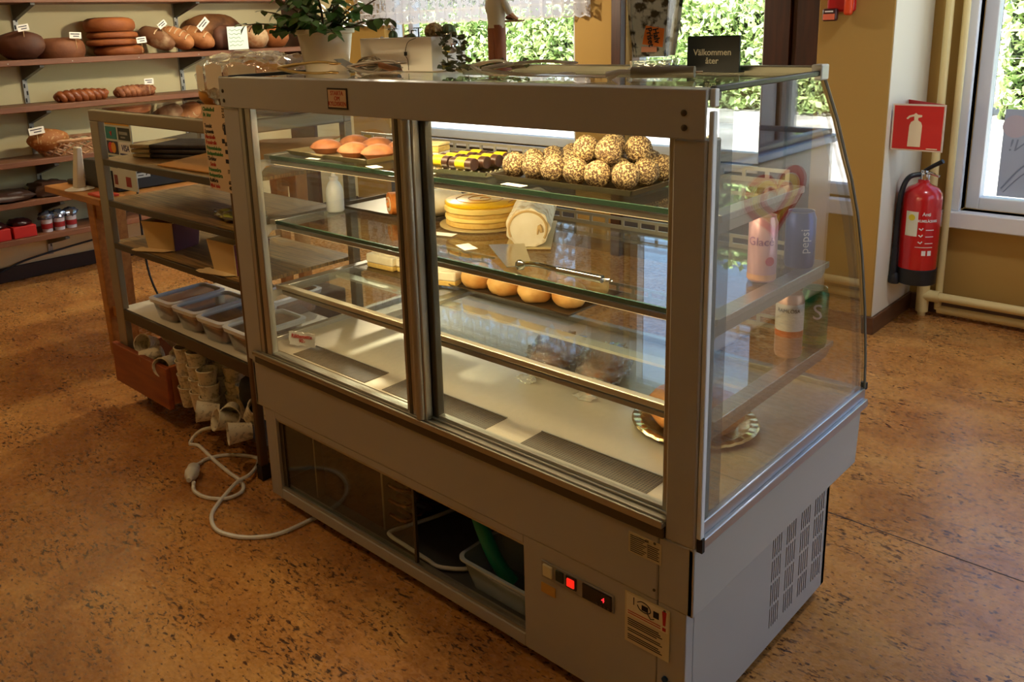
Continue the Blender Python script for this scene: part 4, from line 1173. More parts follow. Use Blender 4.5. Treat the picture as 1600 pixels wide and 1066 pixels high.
# glass vase with marbled paper and half-price sticker
vc = (-.318, .345)
vs = thing('glass_vase', 'tall square glass vase lined with marbled paper and an orange sticker', 'vase', (*vc, ZT))
def sqr(w, z, c=vc, ch=.18, rz=.30):
    pts = []
    for sx_, sy_ in ((1, 1), (-1, 1), (-1, -1), (1, -1)):
        for k in (0, 1):
            q = (w, w * (1 - ch)) if (k == 0) == (sx_ * sy_ < 0) else (w * (1 - ch), w)
            v = Matrix.Rotation(rz, 2) @ Vector((sx_ * q[0], sy_ * q[1])); pts.append((c[0] + v.x, c[1] + v.y, ZT + z))
    return pts
vg = GLASS('vase_glass', (.96, .97, .965), f0=.05, power=4.0)
obj('vase_wall', MB().rings([sqr(.042, .028), sqr(.050, .10), sqr(.060, .21), sqr(.054, .21), sqr(.045, .10), sqr(.037, .034)], False, True), vg, vs, smooth=False)
obj('vase_foot', MB().rings([sqr(.047, 0), sqr(.048, .010), sqr(.041, .016), sqr(.043, .028)]), GLASS('vase_foot', (.78, .80, .79), f0=.22, power=1.6, bump=.5, bscale=40, dust=.25, dustcol=(200, 202, 200), grough=.05), vs, smooth=False)
def marble():
    m = M('marbled_paper', (226, 220, 206), .7, rgb2=(66, 60, 54), nscale=44, lo=.50, hi=.60, detail=4)
    nt = m.node_tree; p = nt.nodes['Principled BSDF']; out = nt.nodes['Material Output']
    tr = nt.nodes.new('ShaderNodeBsdfTranslucent'); mx = nt.nodes.new('ShaderNodeMixShader'); mx.inputs[0].default_value = .6
    nt.links.new(p.inputs['Base Color'].links[0].from_socket, tr.inputs[0])
    nt.links.new(p.outputs[0], mx.inputs[1]); nt.links.new(tr.outputs[0], mx.inputs[2]); nt.links.new(mx.outputs[0], out.inputs[0])
    return m
obj('marbled_paper', MB().rings([sqr(.036, .036), sqr(.044, .10), sqr(.053, .205)], False, False), marble(), vs, smooth=False)
an = .30 + math.radians(0)
def on_vase(u, z):  # point on the wall facing the viewer
    w = .043 + (.060 - .043) * z / .21
    v = Matrix.Rotation(.30, 2) @ Vector((u, -(w + .0015))); return (vc[0] + v.x, vc[1] + v.y, ZT + z)
obj('orange_sticker', MB().add([on_vase(-.012, .062), on_vase(.030, .055), on_vase(.034, .092), on_vase(-.004, .099)] + [tuple(Vector(on_vase(*q)) + Vector((.0003, -.001, 0))) for q in ((-.012, .062), (.030, .055), (.034, .092), (-.004, .099))],
    [(0, 1, 2, 3), (4, 5, 6, 7), (0, 1, 5, 4), (1, 2, 6, 5), (2, 3, 7, 6), (3, 0, 4, 7)]), M('sticker_orange', (240, 128, 40), .6), vs, smooth=False)
q_ = Vector(on_vase(.011, .077)) + Vector((.0006, -.0022, 0))
text('sticker_text', 'Halv\nPriset', .0165, ink, vs, q_, rot=(PI / 2, math.radians(80), .30), sx=1.0, space=.8, bold=.0004)
obj('small_label', MB().add([on_vase(-.014, .046), on_vase(.018, .046), on_vase(.018, .057), on_vase(-.014, .057)] + [tuple(Vector(on_vase(*q)) + Vector((.0003, -.001, 0))) for q in ((-.014, .046), (.018, .046), (.018, .057), (-.014, .057))],
    [(0, 1, 2, 3), (4, 5, 6, 7), (0, 1, 5, 4), (1, 2, 6, 5), (2, 3, 7, 6), (3, 0, 4, 7)]), M('label_pink', (216, 150, 120), .6), vs, smooth=False)
rl = leaf_mesh('leaf', .055, .024, M('dark_red_leaf', (112, 22, 44), .45))
rp2 = thing('red_leaf_plant', 'dark red leaved plant drooping from the top of the glass vase', 'plant', (*vc, ZT + .17))
rst = MB(); rle = []
for k in range(11):
    a = k * 2 * PI / 11 + .2; R_ = .12 if k % 2 else .17
    pts = spline([(vc[0], vc[1], ZT + .18), (vc[0] + math.cos(a) * R_ * .5, vc[1] + math.sin(a) * R_ * .5, ZT + .27), (vc[0] + math.cos(a) * R_, vc[1] + math.sin(a) * R_, ZT + .225)], 5)
    rst.tube(pts, .0016, 5)
    for q in (6, 8, 10):
        rle.append((pts[q], (0, .9, a + (q - 8) * .4)))
obj('stems', rst, stem_m, rp2)
for l_, r_ in rle: inst('leaf', rl, rp2, Vector(l_) - Vector(rp2.location), r_)
# welcome sign
sg = thing('counter_sign', 'small black counter sign with white welcome lettering', 'sign', (-.205, .395, ZT))
obj('sign_plate', MB().box(-.268, -.150, .391, .394, ZT, ZT + .072), M('sign_black', (18, 20, 18), .35), sg, bevel=.001)
obj('sign_edge', MB().box(-.268, -.150, .394, .3965, ZT, ZT + .074), M('sign_edge_green', (30, 70, 46), .3), sg)
obj('sign_foot', MB().box(-.268, -.150, .394, .415, ZT, ZT + .003), black, sg)
text('sign_text', 'Välkommen\nåter', .0178, M('sign_letters', (214, 206, 182), .5), sg, (-.210, .3903, ZT + .032), space=.95, bold=.0002)
# utensils lying on the glass top
def tongs(c, rz, L, label, mat=steel):
    t = thing('serving_tongs', label, 'tongs', (c[0], c[1], ZT), rz)
    for s_ in (-1, 1):
        obj('tong_arm', MB().tube(spline([(-L / 2, 0, .019), (-L * .2, s_ * .006, .019 + s_ * .009), (L * .2, s_ * .010, .020 + s_ * .014), (L / 2, s_ * .006, .019 + s_ * .011)], 5), [.005] * 6 + [.0035] * 10, 8), mat, t, local=True)
        obj('tong_end', MB().ell((L / 2, s_ * .006, .019 + s_ * .011), (.022, .010, .004), 12, 8), mat, t, local=True)
    return t
tongs((-1.03, .17), .05, .19, 'steel serving tongs lying before the white planter box')
tongs((-.66, .20), -.45, .21, 'steel serving tongs lying beside the baker figurine')
tongs((-.52, .16), .25, .20, 'steel serving tongs lying before the trailing plant')
bt_ = M('gold_tint_steel', (196, 170, 110), .3, 1.0)
tongs((-1.235, .11), .18, .20, 'flat brass-toned tongs lying before the potted plant', bt_)
def lifter(c, rz, label, hl=.12, hm=None, bw=.055, bl=.11, tilt=.10):
    t = thing('cake_lifter', label, 'cake lifter', (c[0], c[1], ZT), rz)
    obj('lifter_blade', MB().add([(-bl, -bw / 2 * .7, .004 + bl * tilt), (-bl, bw / 2 * .7, .004 + bl * tilt), (0, bw / 2, .004), (0, -bw / 2, .004), (-bl, -bw / 2 * .7, .0055 + bl * tilt), (-bl, bw / 2 * .7, .0055 + bl * tilt), (0, bw / 2, .0055), (0, -bw / 2, .0055)],
        [(0, 1, 2, 3), (4, 7, 6, 5), (0, 4, 5, 1), (1, 5, 6, 2), (2, 6, 7, 3), (3, 7, 4, 0)]), steel, t, local=True, smooth=False)
    obj('lifter_neck', MB().tube([(-.004, 0, .005), (.02, 0, .014), (.045, 0, .014)], [.010, .005, .004], 8), steel, t, local=True)
    obj('lifter_handle', MB().cyl((.045, 0, .0125), (.045 + hl, 0, .0125), .011, n=14), hm or M('handle_grey', (120, 114, 98), .4, .4), t, local=True)
    obj('hanging_hook', MB().tube([(.045 + hl, 0, .0125), (.06 + hl, 0, .0125)], .002, 6), chrome, t, local=True)
    return t
lifter((-.305, .165), .30, 'broad grey cake lifter with thick handle lying before the vase', .12, None, .06, .15, .03)
lifter((-1.185, .245), .15, 'cake lifter with raised blade leaning before the planter box', .10, M('handle_dark', (60, 54, 46), .5), .05, .07, .45)
bun_ = thing('tong_bundle', 'wire whisk bundle with ring handles lying before the planter box', 'whisk', (-1.10, .215, ZT))
wm = MB()
for k in range(7):
    a = k * PI / 7
    wm.tube(spline([(-1.15, .215, ZT + .022), (-1.12, .215 + .018 * math.cos(a), ZT + .022 + .018 * math.sin(a)), (-1.075, .215 + .020 * math.cos(a), ZT + .022 + .020 * math.sin(a)), (-1.05, .215, ZT + .022), (-1.075, .215 - .020 * math.cos(a), ZT + .022 - .020 * math.sin(a)), (-1.12, .215 - .018 * math.cos(a), ZT + .022 - .018 * math.sin(a)), (-1.15, .215, ZT + .022)], 4), .0018, 5)
obj('wire_loops', wm, M('dull_steel', (128, 120, 104), .4, .9), bun_)
obj('whisk_handle', MB().cyl((-1.055, .215, ZT + .022), (-.94, .18, ZT + .010), .008, n=10), M('handle_wood', (150, 96, 50), .5), bun_)
# trailing plant creeping over the top
tv = thing('trailing_plant', 'trailing vine with small dull green leaves creeping over the case top', 'plant', (-.80, .27, ZT))
vm = MB(); vl = []
rnd = random.Random(9)
for path in ([(-.975, .40, .088), (-.93, .385, .075), (-.90, .36, .045), (-.87, .33, .012), (-.80, .29, .008), (-.73, .285, .012)],
             [(-.97, .35, .088), (-.935, .335, .06), (-.90, .31, .02), (-.86, .27, .010), (-.78, .235, .010)],
             [(-.90, .33, .02), (-.82, .345, .012), (-.74, .36, .012), (-.66, .34, .014)], [(-.86, .29, .012), (-.84, .25, .010), (-.80, .20, .010)]):
    pts = spline([(a, b, ZT + c) for a, b, c in path], 5)
    vm.tube(pts, .0012, 5)
    for q in range(1, len(pts)):
        for _ in range(2): vl.append((pts[q] + Vector((rnd.uniform(-.006, .006), rnd.uniform(-.006, .006), rnd.uniform(0, .012))), (rnd.uniform(-.9, .9), rnd.uniform(-.9, .3), rnd.uniform(0, 6.28)), rnd.uniform(.6, 1.2)))
obj('vine_stems', vm, stem_m, tv)
tlm = leaf_mesh('leaf', .019, .016, leaf_o)
for l_, r_, s_ in vl: inst('leaf', tlm, tv, l_ - Vector(tv.location), r_, (s_,) * 3)
# bag of rolls on the end of the rack
BZ = 1.150
bb = thing('bag_of_rolls', 'big clear printed bag full of bread rolls on top of the open rack', 'bread bag', (-1.80, .32, BZ))
rollm = M('roll_crust', (222, 160, 72), .6, rgb2=(196, 126, 46), nscale=12)
for k, (dx, dy, dz, r) in enumerate([(-.20, -.05, .05, .055), (-.19, .06, .05, .05), (-.09, -.05, .05, .05), (.01, -.04, .05, .055), (.11, -.05, .05, .05), (-.03, .06, .05, .05), (.09, .06, .05, .05), (-.13, 0, .115, .048), (-.02, 0, .12, .05), (.08, 0, .115, .048), (.19, 0, .06, .05)]):
    obj('roll', MB().ell((-1.80 + dx, .32 + dy, BZ + dz), (r, r * .95, r * .82), 18, 12, amp=.08, seed=k), rollm, bb)
obj('plastic_bag', MB().ell((-1.80, .32, BZ + .092), (.275, .125, .092), 44, 22, flat=.99, amp=.20, fr=5.5, seed=3, p=.75), film, bb)
brn = M('print_brown', (124, 72, 44), .5); wht = M('print_cream', (236, 222, 196), .55)
for k, (u0, u1, zz) in enumerate(((-.17, -.07, .105), (-.05, .05, .110), (.08, .18, .105))):
    pn = MB(); pn2 = MB()
    for i in range(6):
        xa = u0 + (u1 - u0) * i / 6; xb = u0 + (u1 - u0) * (i + 1) / 6
        yy = lambda x: .32 - .162 + .08 * (x / .25) ** 2
        za = zz - .004 * math.sin(i * 1.5); zb = zz - .004 * math.sin((i + 1) * 1.5)
        pn.add([(-1.80 + xa, yy(xa), BZ + za), (-1.80 + xb, yy(xb), BZ + zb), (-1.80 + xb, yy(xb) + .004, BZ + zb + .022), (-1.80 + xa, yy(xa) + .004, BZ + za + .022)], [(0, 1, 2, 3)])
        pn2.add([(-1.80 + xa, yy(xa) - .0005, BZ + za - .030), (-1.80 + xb, yy(xb) - .0005, BZ + zb - .030), (-1.80 + xb, yy(xb), BZ + zb + .046), (-1.80 + xa, yy(xa), BZ + za + .046)], [(0, 1, 2, 3)])
    obj('printed_band', pn, brn, bb); obj('printed_label', pn2, wht, bb)

# ================================================================== OPEN RACK BESIDE THE CASE
RX0, RX1, RY0, RY1 = -2.53, -1.555, .05, .50
rk_m = M('rack_metal', (140, 126, 102), .42, .55)
rack = thing('open_rack', 'brown-grey metal open rack with glass shelves standing against the case end', 'rack', (-2.04, .27, 0))
wire_m = M('rack_shelf_wood', (176, 136, 76), .4, rgb2=(84, 62, 36), nscale=7, stretch=(1, 34, 1))
obj('top_frame', MB().box(RX0, RX1, RY0, RY0 + .03, 1.105, 1.145), rk_m, rack, bevel=.004)
obj('top_frame', MB().box(RX0, RX1, RY1 - .03, RY1, 1.105, 1.145), rk_m, rack, bevel=.004)
obj('top_frame', MB().box(RX0, RX0 + .03, RY0 + .03, RY1 - .03, 1.105, 1.145), rk_m, rack, bevel=.004)
obj('top_frame', MB().box(RX1 - .03, RX1, RY0 + .03, RY1 - .03, 1.105, 1.145), rk_m, rack, bevel=.004)
obj('top_glass', MB().box(RX0 + .02, RX1 - .02, RY0 + .02, RY1 - .02, 1.143, 1.149), GLASS('rack_top_glass', (.9, .92, .9), f0=.06), rack, smooth=False)
obj('upright', MB().box(RX0 + .002, RX0 + .072, RY0, RY0 + .025, .09, 1.106), M('upright_steel', (150, 140, 122), .4, .6), rack, bevel=.003)
obj('upright', MB().box(RX0 + .002, RX0 + .032, RY1 - .03, RY1, .09, 1.106), rk_m, rack, bevel=.003)
obj('upright', MB().box(RX1 - .030, RX1 - .004, RY0 + .0, RY0 + .028, .02, 1.106), M('pole_brown', (96, 70, 40), .4, .3), rack, bevel=.006)
obj('upright', MB().box(RX1 - .030, RX1, RY1 - .03, RY1, .02, 1.106), rk_m, rack, bevel=.003)
def rshelf(z, mat, nm='rack_shelf', lip=.010):
    s = obj(nm, MB().box(RX0 + .03, RX1 - .02, RY0 + .012, RY1 - .01, z - .012, z), mat, rack, bevel=.001)
    obj('front_lip', MB().box(RX0 + .07, RX1 - .03, RY0 + .002, RY0 + .014, z - .012 - lip, z + .001), M('lip_dark', (74, 62, 44), .4, .5), s, bevel=.002)
rshelf(.968, wire_m); rshelf(.814, wire_m); rshelf(.652, wire_m); rshelf(.390, M('rack_white_board', (222, 212, 186), .55), lip=.03)
obj('bottom_board', MB().box(RX0 + .03, RX1 - .01, RY0 + .04, RY1, .085, .10), M('bottom_board', (70, 52, 36), .6), rack)
obj('rack_foot', MB().box(RX0 + .05, RX0 + .09, RY0 + .06, RY0 + .10, 0, .085), black, rack)
obj('rack_foot', MB().box(RX1 - .032, RX1 - .002, RY0 - .002, RY0 + .030, 0, .05), black, rack)
obj('rack_foot', MB().box(RX0 + .05, RX0 + .09, RY1 - .1, RY1 - .06, 0, .085), black, rack)
obj('rack_foot', MB().box(RX1 - .06, RX1 - .02, RY1 - .1, RY1 - .06, 0, .085), black, rack)
# red-brown wooden drawer on the bottom board
dm = M('red_wood', (158, 78, 34), .45, rgb2=(132, 60, 24), nscale=5, stretch=(1, 8, 8))
dr = thing('cup_crate', 'red-brown wooden crate full of paper cups at the foot of the rack', 'crate', (-2.34, .2, .10))
obj('crate_front', MB().box(-2.555, -2.115, .028, .048, .085, .245), dm, dr, bevel=.003)
obj('crate_side', MB().box(-2.135, -2.115, .048, .38, .101, .245), M('red_wood_side', (176, 104, 52), .5), dr, bevel=.002)
obj('crate_side', MB().box(-2.49, -2.47, .08, .38, .101, .235), M('red_wood_side', (176, 104, 52), .5), dr, bevel=.002)
obj('crate_bottom', MB().box(-2.47, -2.135, .048, .38, .101, .112), M('red_wood_side', (176, 104, 52), .5), dr)
# paper cups
cupm = M('paper_cup', (228, 216, 186), .7, rgb2=(186, 174, 148), nscale=70, lo=.52, hi=.6, bump=.1)
def cup_mesh():
    return mesh_of(MB().lathe([(.026, 0), (.036, .072), (.0375, .072), (.0375, .076), (.034, .076), (.025, .004), (.001, .004)], (0, 0, 0), 18, True, False), 'paper_cup', cupm)
cm = cup_mesh()
def cup(x, y, z, rot, label, group):
    o = bpy.data.objects.new('paper_cup', cm); link(o); o.location = (x, y, z); o.rotation_euler = rot
    tag(o, label, 'cup', group)
for x, y, z, r in [(-2.43, .14, .235, (1.2, .3, .4)), (-2.37, .12, .230, (2.2, .4, 1.0)), (-2.30, .11, .240, (1.9, -.3, -.7)), (-2.25, .13, .225, (.9, .2, 2.3)), (-2.20, .10, .232, (1.5, .6, .5)),
                   (-2.40, .22, .22, (.5, .4, 0)), (-2.30, .22, .225, (2.6, 0, 1)), (-2.20, .22, .22, (1.2, 1.1, 0)), (-2.43, .30, .2, (.3, 0, 0)), (-2.28, .31, .2, (1.4, .3, 2))]:
    cup(x, y, z, r, 'printed white paper cup lying loose in the red-brown crate', 'paper cups loose in the crate')
k = 0
for cx, nst, y in [(-2.07, 4, .085), (-1.995, 4, .090), (-1.925, 3, .088), (-2.035, 4, .165), (-1.96, 4, .17), (-1.885, 3, .165), (-1.82, 2, .17)]:
    for j in range(nst):
        cup(cx + .004 * (j % 2), y, .101 + .050 * j + .076 * 0, (0, 0, k), 'printed white paper cup standing in the stacks under the tub shelf', 'paper cups in stacks')
        k += 1
for x, y, z, r in [(-1.86, .085, .118, (1.45, 0, -.6)), (-1.80, .10, .140, (1.5, 0, .9)), (-1.76, .09, .11, (1.2, .2, -.3)), (-1.70, .11, .135, (.6, .5, 1)), (-1.66, .085, .11, (1.5, .1, -.4)), (-1.63, .13, .15, (.3, .2, 2))]:
    cup(x, y, z + .02, r, 'printed white paper cup lying on its side beside the dark pouch', 'paper cups tipped over beside the pouch')
one('dark_pouch', MB().ell((-1.72, .16, .215), (.085, .055, .075), 20, 12, amp=.2, fr=2, R=Matrix.Rotation(.5, 3, 'Y')), M('pouch_black', (14, 13, 14), .6), 'black cloth pouch lying on the paper cups in the rack', 'pouch')
# plastic tubs with lids on the white board
def lunch_tub(x, y, label, rz=0.0, fill=(96, 44, 26)):
    t = thing('food_tub', label, 'tub', (x, y, .3915), rz)
    m, rg = tub_mesh(-.076, .076, -.112, .112, 0, .076, .016, .002)
    obj('tub_body', m, tubclear, t, local=True)
    obj('rim', MB().rings([rg(-.080, .080, -.116, .116, .066), rg(-.083, .083, -.119, .119, .080), rg(-.070, .070, -.106, .106, .083), rg(-.069, .069, -.105, .105, .070)], False, False), M('tub_rim_white', (236, 240, 250), .35), t, local=True)
    obj('lid_film', MB().rings([rg(-.071, .071, -.107, .107, .074), rg(-.071, .071, -.107, .107, .076)]), GLASS('lid_clear', (.90, .90, .91), f0=.09, power=2.8, dust=.06, grough=.06), t, local=True)
    obj('cookies', MB().rings([rg(-.052, .052, -.087, .087, .003), rg(-.060, .060, -.095, .095, .045)]), M('tub_cookies', (128, 62, 36), .7, rgb2=(186, 112, 70), nscale=26, bump=.6, bscale=50), t, local=True)
lunch_tub(-2.205, .190, 'clear lidded food tub, farthest from the case on the white board', .05)
lunch_tub(-2.033, .190, 'clear lidded food tub, second in the front row of tubs', .05)
lunch_tub(-1.861, .190, 'clear lidded food tub, third in the front row of tubs', .05)
lunch_tub(-1.690, .190, 'clear lidded food tub, closest to the case in the front row', .0)
lunch_tub(-1.92, .425, 'clear lidded food tub standing alone in the rear row', .05)
# cake cartons with scalloped tongues
card_m = M('carton_cream', (226, 196, 142), .7)
purp = M('carton_purple', (92, 26, 50), .6)
def carton(x, y, z, rz, label, w=.150, d=.135, h=.105):
    t = thing('cake_carton', label, 'carton', (x, y, z), rz)
    def panel(pts, nm, mat, th=.0015):
        m = MB(); a = [Vector(p) for p in pts]; n_ = (a[1] - a[0]).cross(a[2] - a[0]).normalized() * th
        m.rings([a, [p + n_ for p in a]]); obj(nm, m, mat, t, local=True, smooth=False)
    W2, D2 = w / 2, d / 2
    panel([(-W2 * .85, -D2 * .85, .001), (W2 * .85, -D2 * .85, .001), (W2 * .85, D2 * .85, .001), (-W2 * .85, D2 * .85, .001)], 'carton_floor', card_m)
    panel([(-W2 * .85, -D2 * .85, 0), (W2 * .85, -D2 * .85, 0), (W2, -D2, h), (-W2, -D2, h)], 'carton_side', card_m)
    panel([(-W2 * .85, D2 * .85, 0), (W2 * .85, D2 * .85, 0), (W2, D2, h), (-W2, D2, h)], 'carton_side', purp)
    panel([(W2 * .85, -D2 * .85, 0), (W2 * .85, D2 * .85, 0), (W2, D2, h), (W2, -D2, h)], 'carton_side', purp)
    panel([(-W2 * .85, -D2 * .85, 0), (-W2 * .85, D2 * .85, 0), (-W2, D2, h), (-W2, -D2, h)], 'carton_side', card_m)
    panel([(W2, -D2, h), (W2, D2, h), (W2 + .06, D2, h + .012), (W2 + .06, -D2, h + .012)], 'lid_flap', M('carton_white', (226, 220, 214), .6))
    tongue = [(W2 * .85, -D2 * .85), (-W2 * .85, -D2 * .85), (-W2 * .85 - .010, -D2 * .85 - .004), (-W2 * .85 - .030, -D2 * .85 + .004), (-W2 * .85 - .042, -D2 * .85 - .006), (-W2 * .85 - .034, -D2 * .85 - .020), (-W2 * .85 - .046, -D2 * .85 - .026), (-W2 * .85 - .040, -D2 * .85 - .044), (-W2 * .85 - .010, -D2 * .85 - .050), (W2 * .5, -D2 * .85 - .030)]
    obj('scalloped_tongue', MB().prism(tongue, lambda a, b, h_: (a, b, h_), .002, .0035), card_m, t, local=True, smooth=False)
carton(-2.215, .165, .6535, .30, 'open cream cake carton with purple sides, nearer the table')
carton(-1.735, .150, .6535, .05, 'open cream cake carton with purple sides, nearer the case')
# stacks on the upper shelf: paper bags, brown board
pbg = M('paper_bag_dark', (72, 62, 60), .7, rgb2=(54, 46, 46), nscale=30)
for k in range(3):
    bgt = thing('paper_bag_bundle', ['folded dark paper bag bundle at the bottom of the pile', 'folded dark paper bag bundle in the middle of the pile', 'folded dark paper bag bundle on top of the pile'][k], 'paper bags', (-2.25, .28, .969 + k * .018), .35 + .05 * k)
    obj('bag_body', MB().box(-.10, .22, -.09, .09, 0, .015), pbg, bgt, local=True, bevel=.005)
    obj('open_end', MB().box(-.185, -.10, -.088, .088, .001, .014), M('bag_cream', (226, 208, 164), .7, rgb2=(200, 178, 130), nscale=40, stretch=(1, 1, 6)), bgt, local=True, bevel=.004)
one('cake_board', MB().add([(-2.10, .085, .970), (-1.60, .10, .972), (-1.58, .47, 1.055), (-1.93, .40, 1.03), (-2.10, .085, .974), (-1.60, .10, .976), (-1.58, .47, 1.059), (-1.93, .40, 1.034)],
    [(0, 3, 2, 1), (4, 5, 6, 7), (0, 1, 5, 4), (1, 2, 6, 5), (2, 3, 7, 6), (3, 0, 4, 7)]), M('cardboard_brown', (196, 136, 58), .7), 'sheet of brown cardboard lying tilted on the top rack shelf', 'cardboard', smooth=False)
yl = thing('vegetable_bag', 'pale yellow-green wrapped packet on the third rack shelf', 'packet', (-1.74, .17, .8145))
obj('packet', MB().ell((-1.74, .17, .831), (.11, .06, .018), 22, 12, flat=.9, amp=.25, fr=3), M('packet_yellow', (206, 196, 92), .5, rgb2=(166, 168, 60), nscale=14), yl)
obj('packet_film', MB().ell((-1.74, .17, .832), (.116, .066, .0185), 22, 12, flat=.9, amp=.3, fr=4, seed=2), film, yl)
# price list hanging at the case corner
plist = thing('price_list', 'handwritten price list on tan card hung at the case corner', 'price list', (-1.60, .03, .94))
Pf = lambda a, b, h: (a, h, b)
obj('card', MB().prism([(-1.680, 1.195), (-1.518, 1.197), (-1.512, .938), (-1.674, .944)], Pf, .0405, .0420), paper_tan, plist, smooth=False)
LN = [('Chokladboll', '23:-', 'g'), ('Br. bitar', '25:-', 'g'), None, ('Tunnbit', '28', 'k'), ('Lyxsemla', '', 'k'), ('Mariabulle', '', 'r'), ('Franskrulle', '30:-', 'r'), ('Prinsessbakelse', '', 'g'), ('Budapestbakelse', '', 'g'), ('Tårtbitar', '', 'k'), ('Semla', '', 'r'),
      ('Prinsesstårta', '170:-', 'g'), ('Budapesttårta', '', 'g'), ('Rulltårta', '60:-', 'k'), ('Mjuk kaka', '40:-', 'r')]
for i, e in enumerate(LN):
    if not e: continue
    z = 1.182 - i * .0163
    text('list_line', e[0], .0165, {'g': ink_green, 'k': ink, 'r': ink_red}[e[2]], plist, (-1.672 + (.012 if e[0] == 'Semla' else 0), .0402, z), align='LEFT', sx=.82, shear=.12, bold=.0003)
    if e[1]: text('list_price', e[1], .0165, ink, plist, (-1.565, .0402, z), align='LEFT', sx=.8, shear=.1, bold=.0003)
for (a, b, w, h) in ((-1.562, 1.112, .034, .030), (-1.578, 1.086, .014, .013), (-1.565, 1.056, .018, .012), (-1.568, 1.028, .018, .012)):
    obj('blacked_out_patch', MB().box(a, a + w, .0396, .0404, b, b + h), M('patch_ink', (34, 30, 44), .7), plist, smooth=False)
ringp = [(-1.553 + .015 * math.cos(t_ / 20 * 2 * PI), .0400, 1.133 + .013 * math.sin(t_ / 20 * 2 * PI)) for t_ in range(21)]
obj('circled_price', MB().tube(ringp, .0008, 5), ink, plist)

# ================================================================== TABLE WITH REGISTER BEHIND THE RACK
twood = M('table_wood', (186, 126, 58), .45, rgb2=(160, 102, 42), nscale=5, stretch=(1, 10, 10))
TX0, TX1, TY0, TY1, TZ = -3.46, -2.86, .18, 1.25, .75
tb = thing('wooden_table', 'light brown wooden table with tapered legs behind the open rack', 'table', (-3.0, .65, 0))
obj('tabletop', MB().box(TX0, TX1, TY0, TY1, TZ - .03, TZ), twood, tb, bevel=.004)
obj('apron', MB().box(-3.05, -2.90, TY0 + .05, TY0 + .07, TZ - .11, TZ - .03), twood, tb)
obj('apron', MB().box(-3.05, -2.90, TY1 - .07, TY1 - .05, TZ - .11, TZ - .03), twood, tb)
for x in (-3.105, -2.935):
    for y in (TY0 + .04, TY1 - .10):
        h_ = TZ - .03
        obj('leg', MB().rings([[(x + .012, y + .012, 0), (x + .058, y + .012, 0), (x + .058, y + .058, 0), (x + .012, y + .058, 0)], [(x, y, h_), (x + .07, y, h_), (x + .07, y + .07, h_), (x, y + .07, h_)]]), twood, tb, bevel=.004)
obj('stretcher', MB().box(-3.04, -2.92, TY0 + .065, TY0 + .085, .19, .235), twood, tb, bevel=.003)
reg = thing('cash_register', 'low black cash register with a white label on the table', 'cash register', (-2.98, .75, TZ))
obj('register_body', MB().box(-3.28, -2.955, .30, 1.02, TZ + .001, TZ + .125), M('register_black', (22, 22, 26), .4), reg, bevel=.006)
obj('register_top', MB().prism([(.50, TZ + .126), (1.0, TZ + .126), (1.0, TZ + .20), (.62, TZ + .17)], fx, -3.26, -2.975), M('register_black', (22, 22, 26), .4), reg, bevel=.006)
lb = obj('white_label', MB().box(-2.9552, -2.9535, .357, .456, TZ + .050, TZ + .089), M('label_white', (206, 212, 210), .5), reg)
lbm = MB().box(-2.9535, -2.953, .395, .432, TZ + .071, TZ + .078).box(-2.9535, -2.953, .400, .425, TZ + .058, TZ + .062)
lbm.prism([(.362, TZ + .056), (.380, TZ + .056), (.371, TZ + .078)], fx, -2.9535, -2.953).tube([(-2.953, .437, TZ + .058), (-2.953, .449, TZ + .082)], .002, 5)
obj('label_print', lbm, ink, lb, smooth=False)
mon = thing('till_monitor', 'blue-lit till screen on the cash register', 'monitor', (-3.10, .90, TZ + .19))
obj('monitor_stand', MB().box(-3.14, -3.06, .88, .94, TZ + .185, TZ + .26), black, mon)
obj('monitor_body', MB().box(-3.25, -2.95, .91, .95, TZ + .25, TZ + .40), black, mon, bevel=.006)
obj('screen', MB().box(-3.24, -2.96, .9085, .911, TZ + .26, TZ + .39), M('screen_blue', (70, 92, 140), .2, emit=(90, 120, 190), estr=.25), mon)
cs = thing('payment_sign', 'upright sign with rows of bank card logos beside the register', 'sign', (-3.18, .287, TZ))
SX, SZ = -3.305, .825
cy_ = .285
obj('sign_board', MB().box(-3.335, -3.035, cy_, cy_ + .004, TZ + .0, TZ + .355), M('sign_pale', (206, 214, 208), .5), cs)
def logo(x0, x1, z0, z1, c, nm): 
    return obj(nm, MB().box(x0, x1, cy_ - .0015, cy_, z0, z1), M('logo_%s' % nm, c, .5), cs, smooth=False)
z_ = TZ + .255
logo(-3.325, -3.20, z_, z_ + .062, (30, 132, 136), 'teal_logo'); logo(-3.180, -3.05, z_, z_ + .062, (28, 32, 30), 'black_logo')
logo(-3.325, -3.05, TZ + .328, TZ + .35, (216, 160, 40), 'amber_logo')
z_ = TZ + .178
mc = logo(-3.325, -3.20, z_, z_ + .066, (40, 40, 70), 'navy_logo'); vz = logo(-3.180, -3.05, z_, z_ + .066, (236, 236, 232), 'white_logo')
obj('red_disc', MB().cyl((-3.280, cy_ - .003, z_ + .033), (-3.280, cy_ - .0015, z_ + .033), .027, n=24), M('logo_red', (206, 40, 34), .5), mc)
obj('yellow_disc', MB().cyl((-3.246, cy_ - .0035, z_ + .033), (-3.246, cy_ - .002, z_ + .033), .027, n=24), M('logo_yellow', (236, 160, 30), .5), mc)
text('visa_letters', 'VISA', .044, M('visa_blue', (26, 38, 110), .5), vz, (-3.115, cy_ - .002, z_ + .036), shear=.2, bold=.0008)
obj('blue_stripe', MB().box(-3.180, -3.05, cy_ - .002, cy_ - .0012, z_, z_ + .010), M('visa_blue', (26, 38, 110), .5), vz)
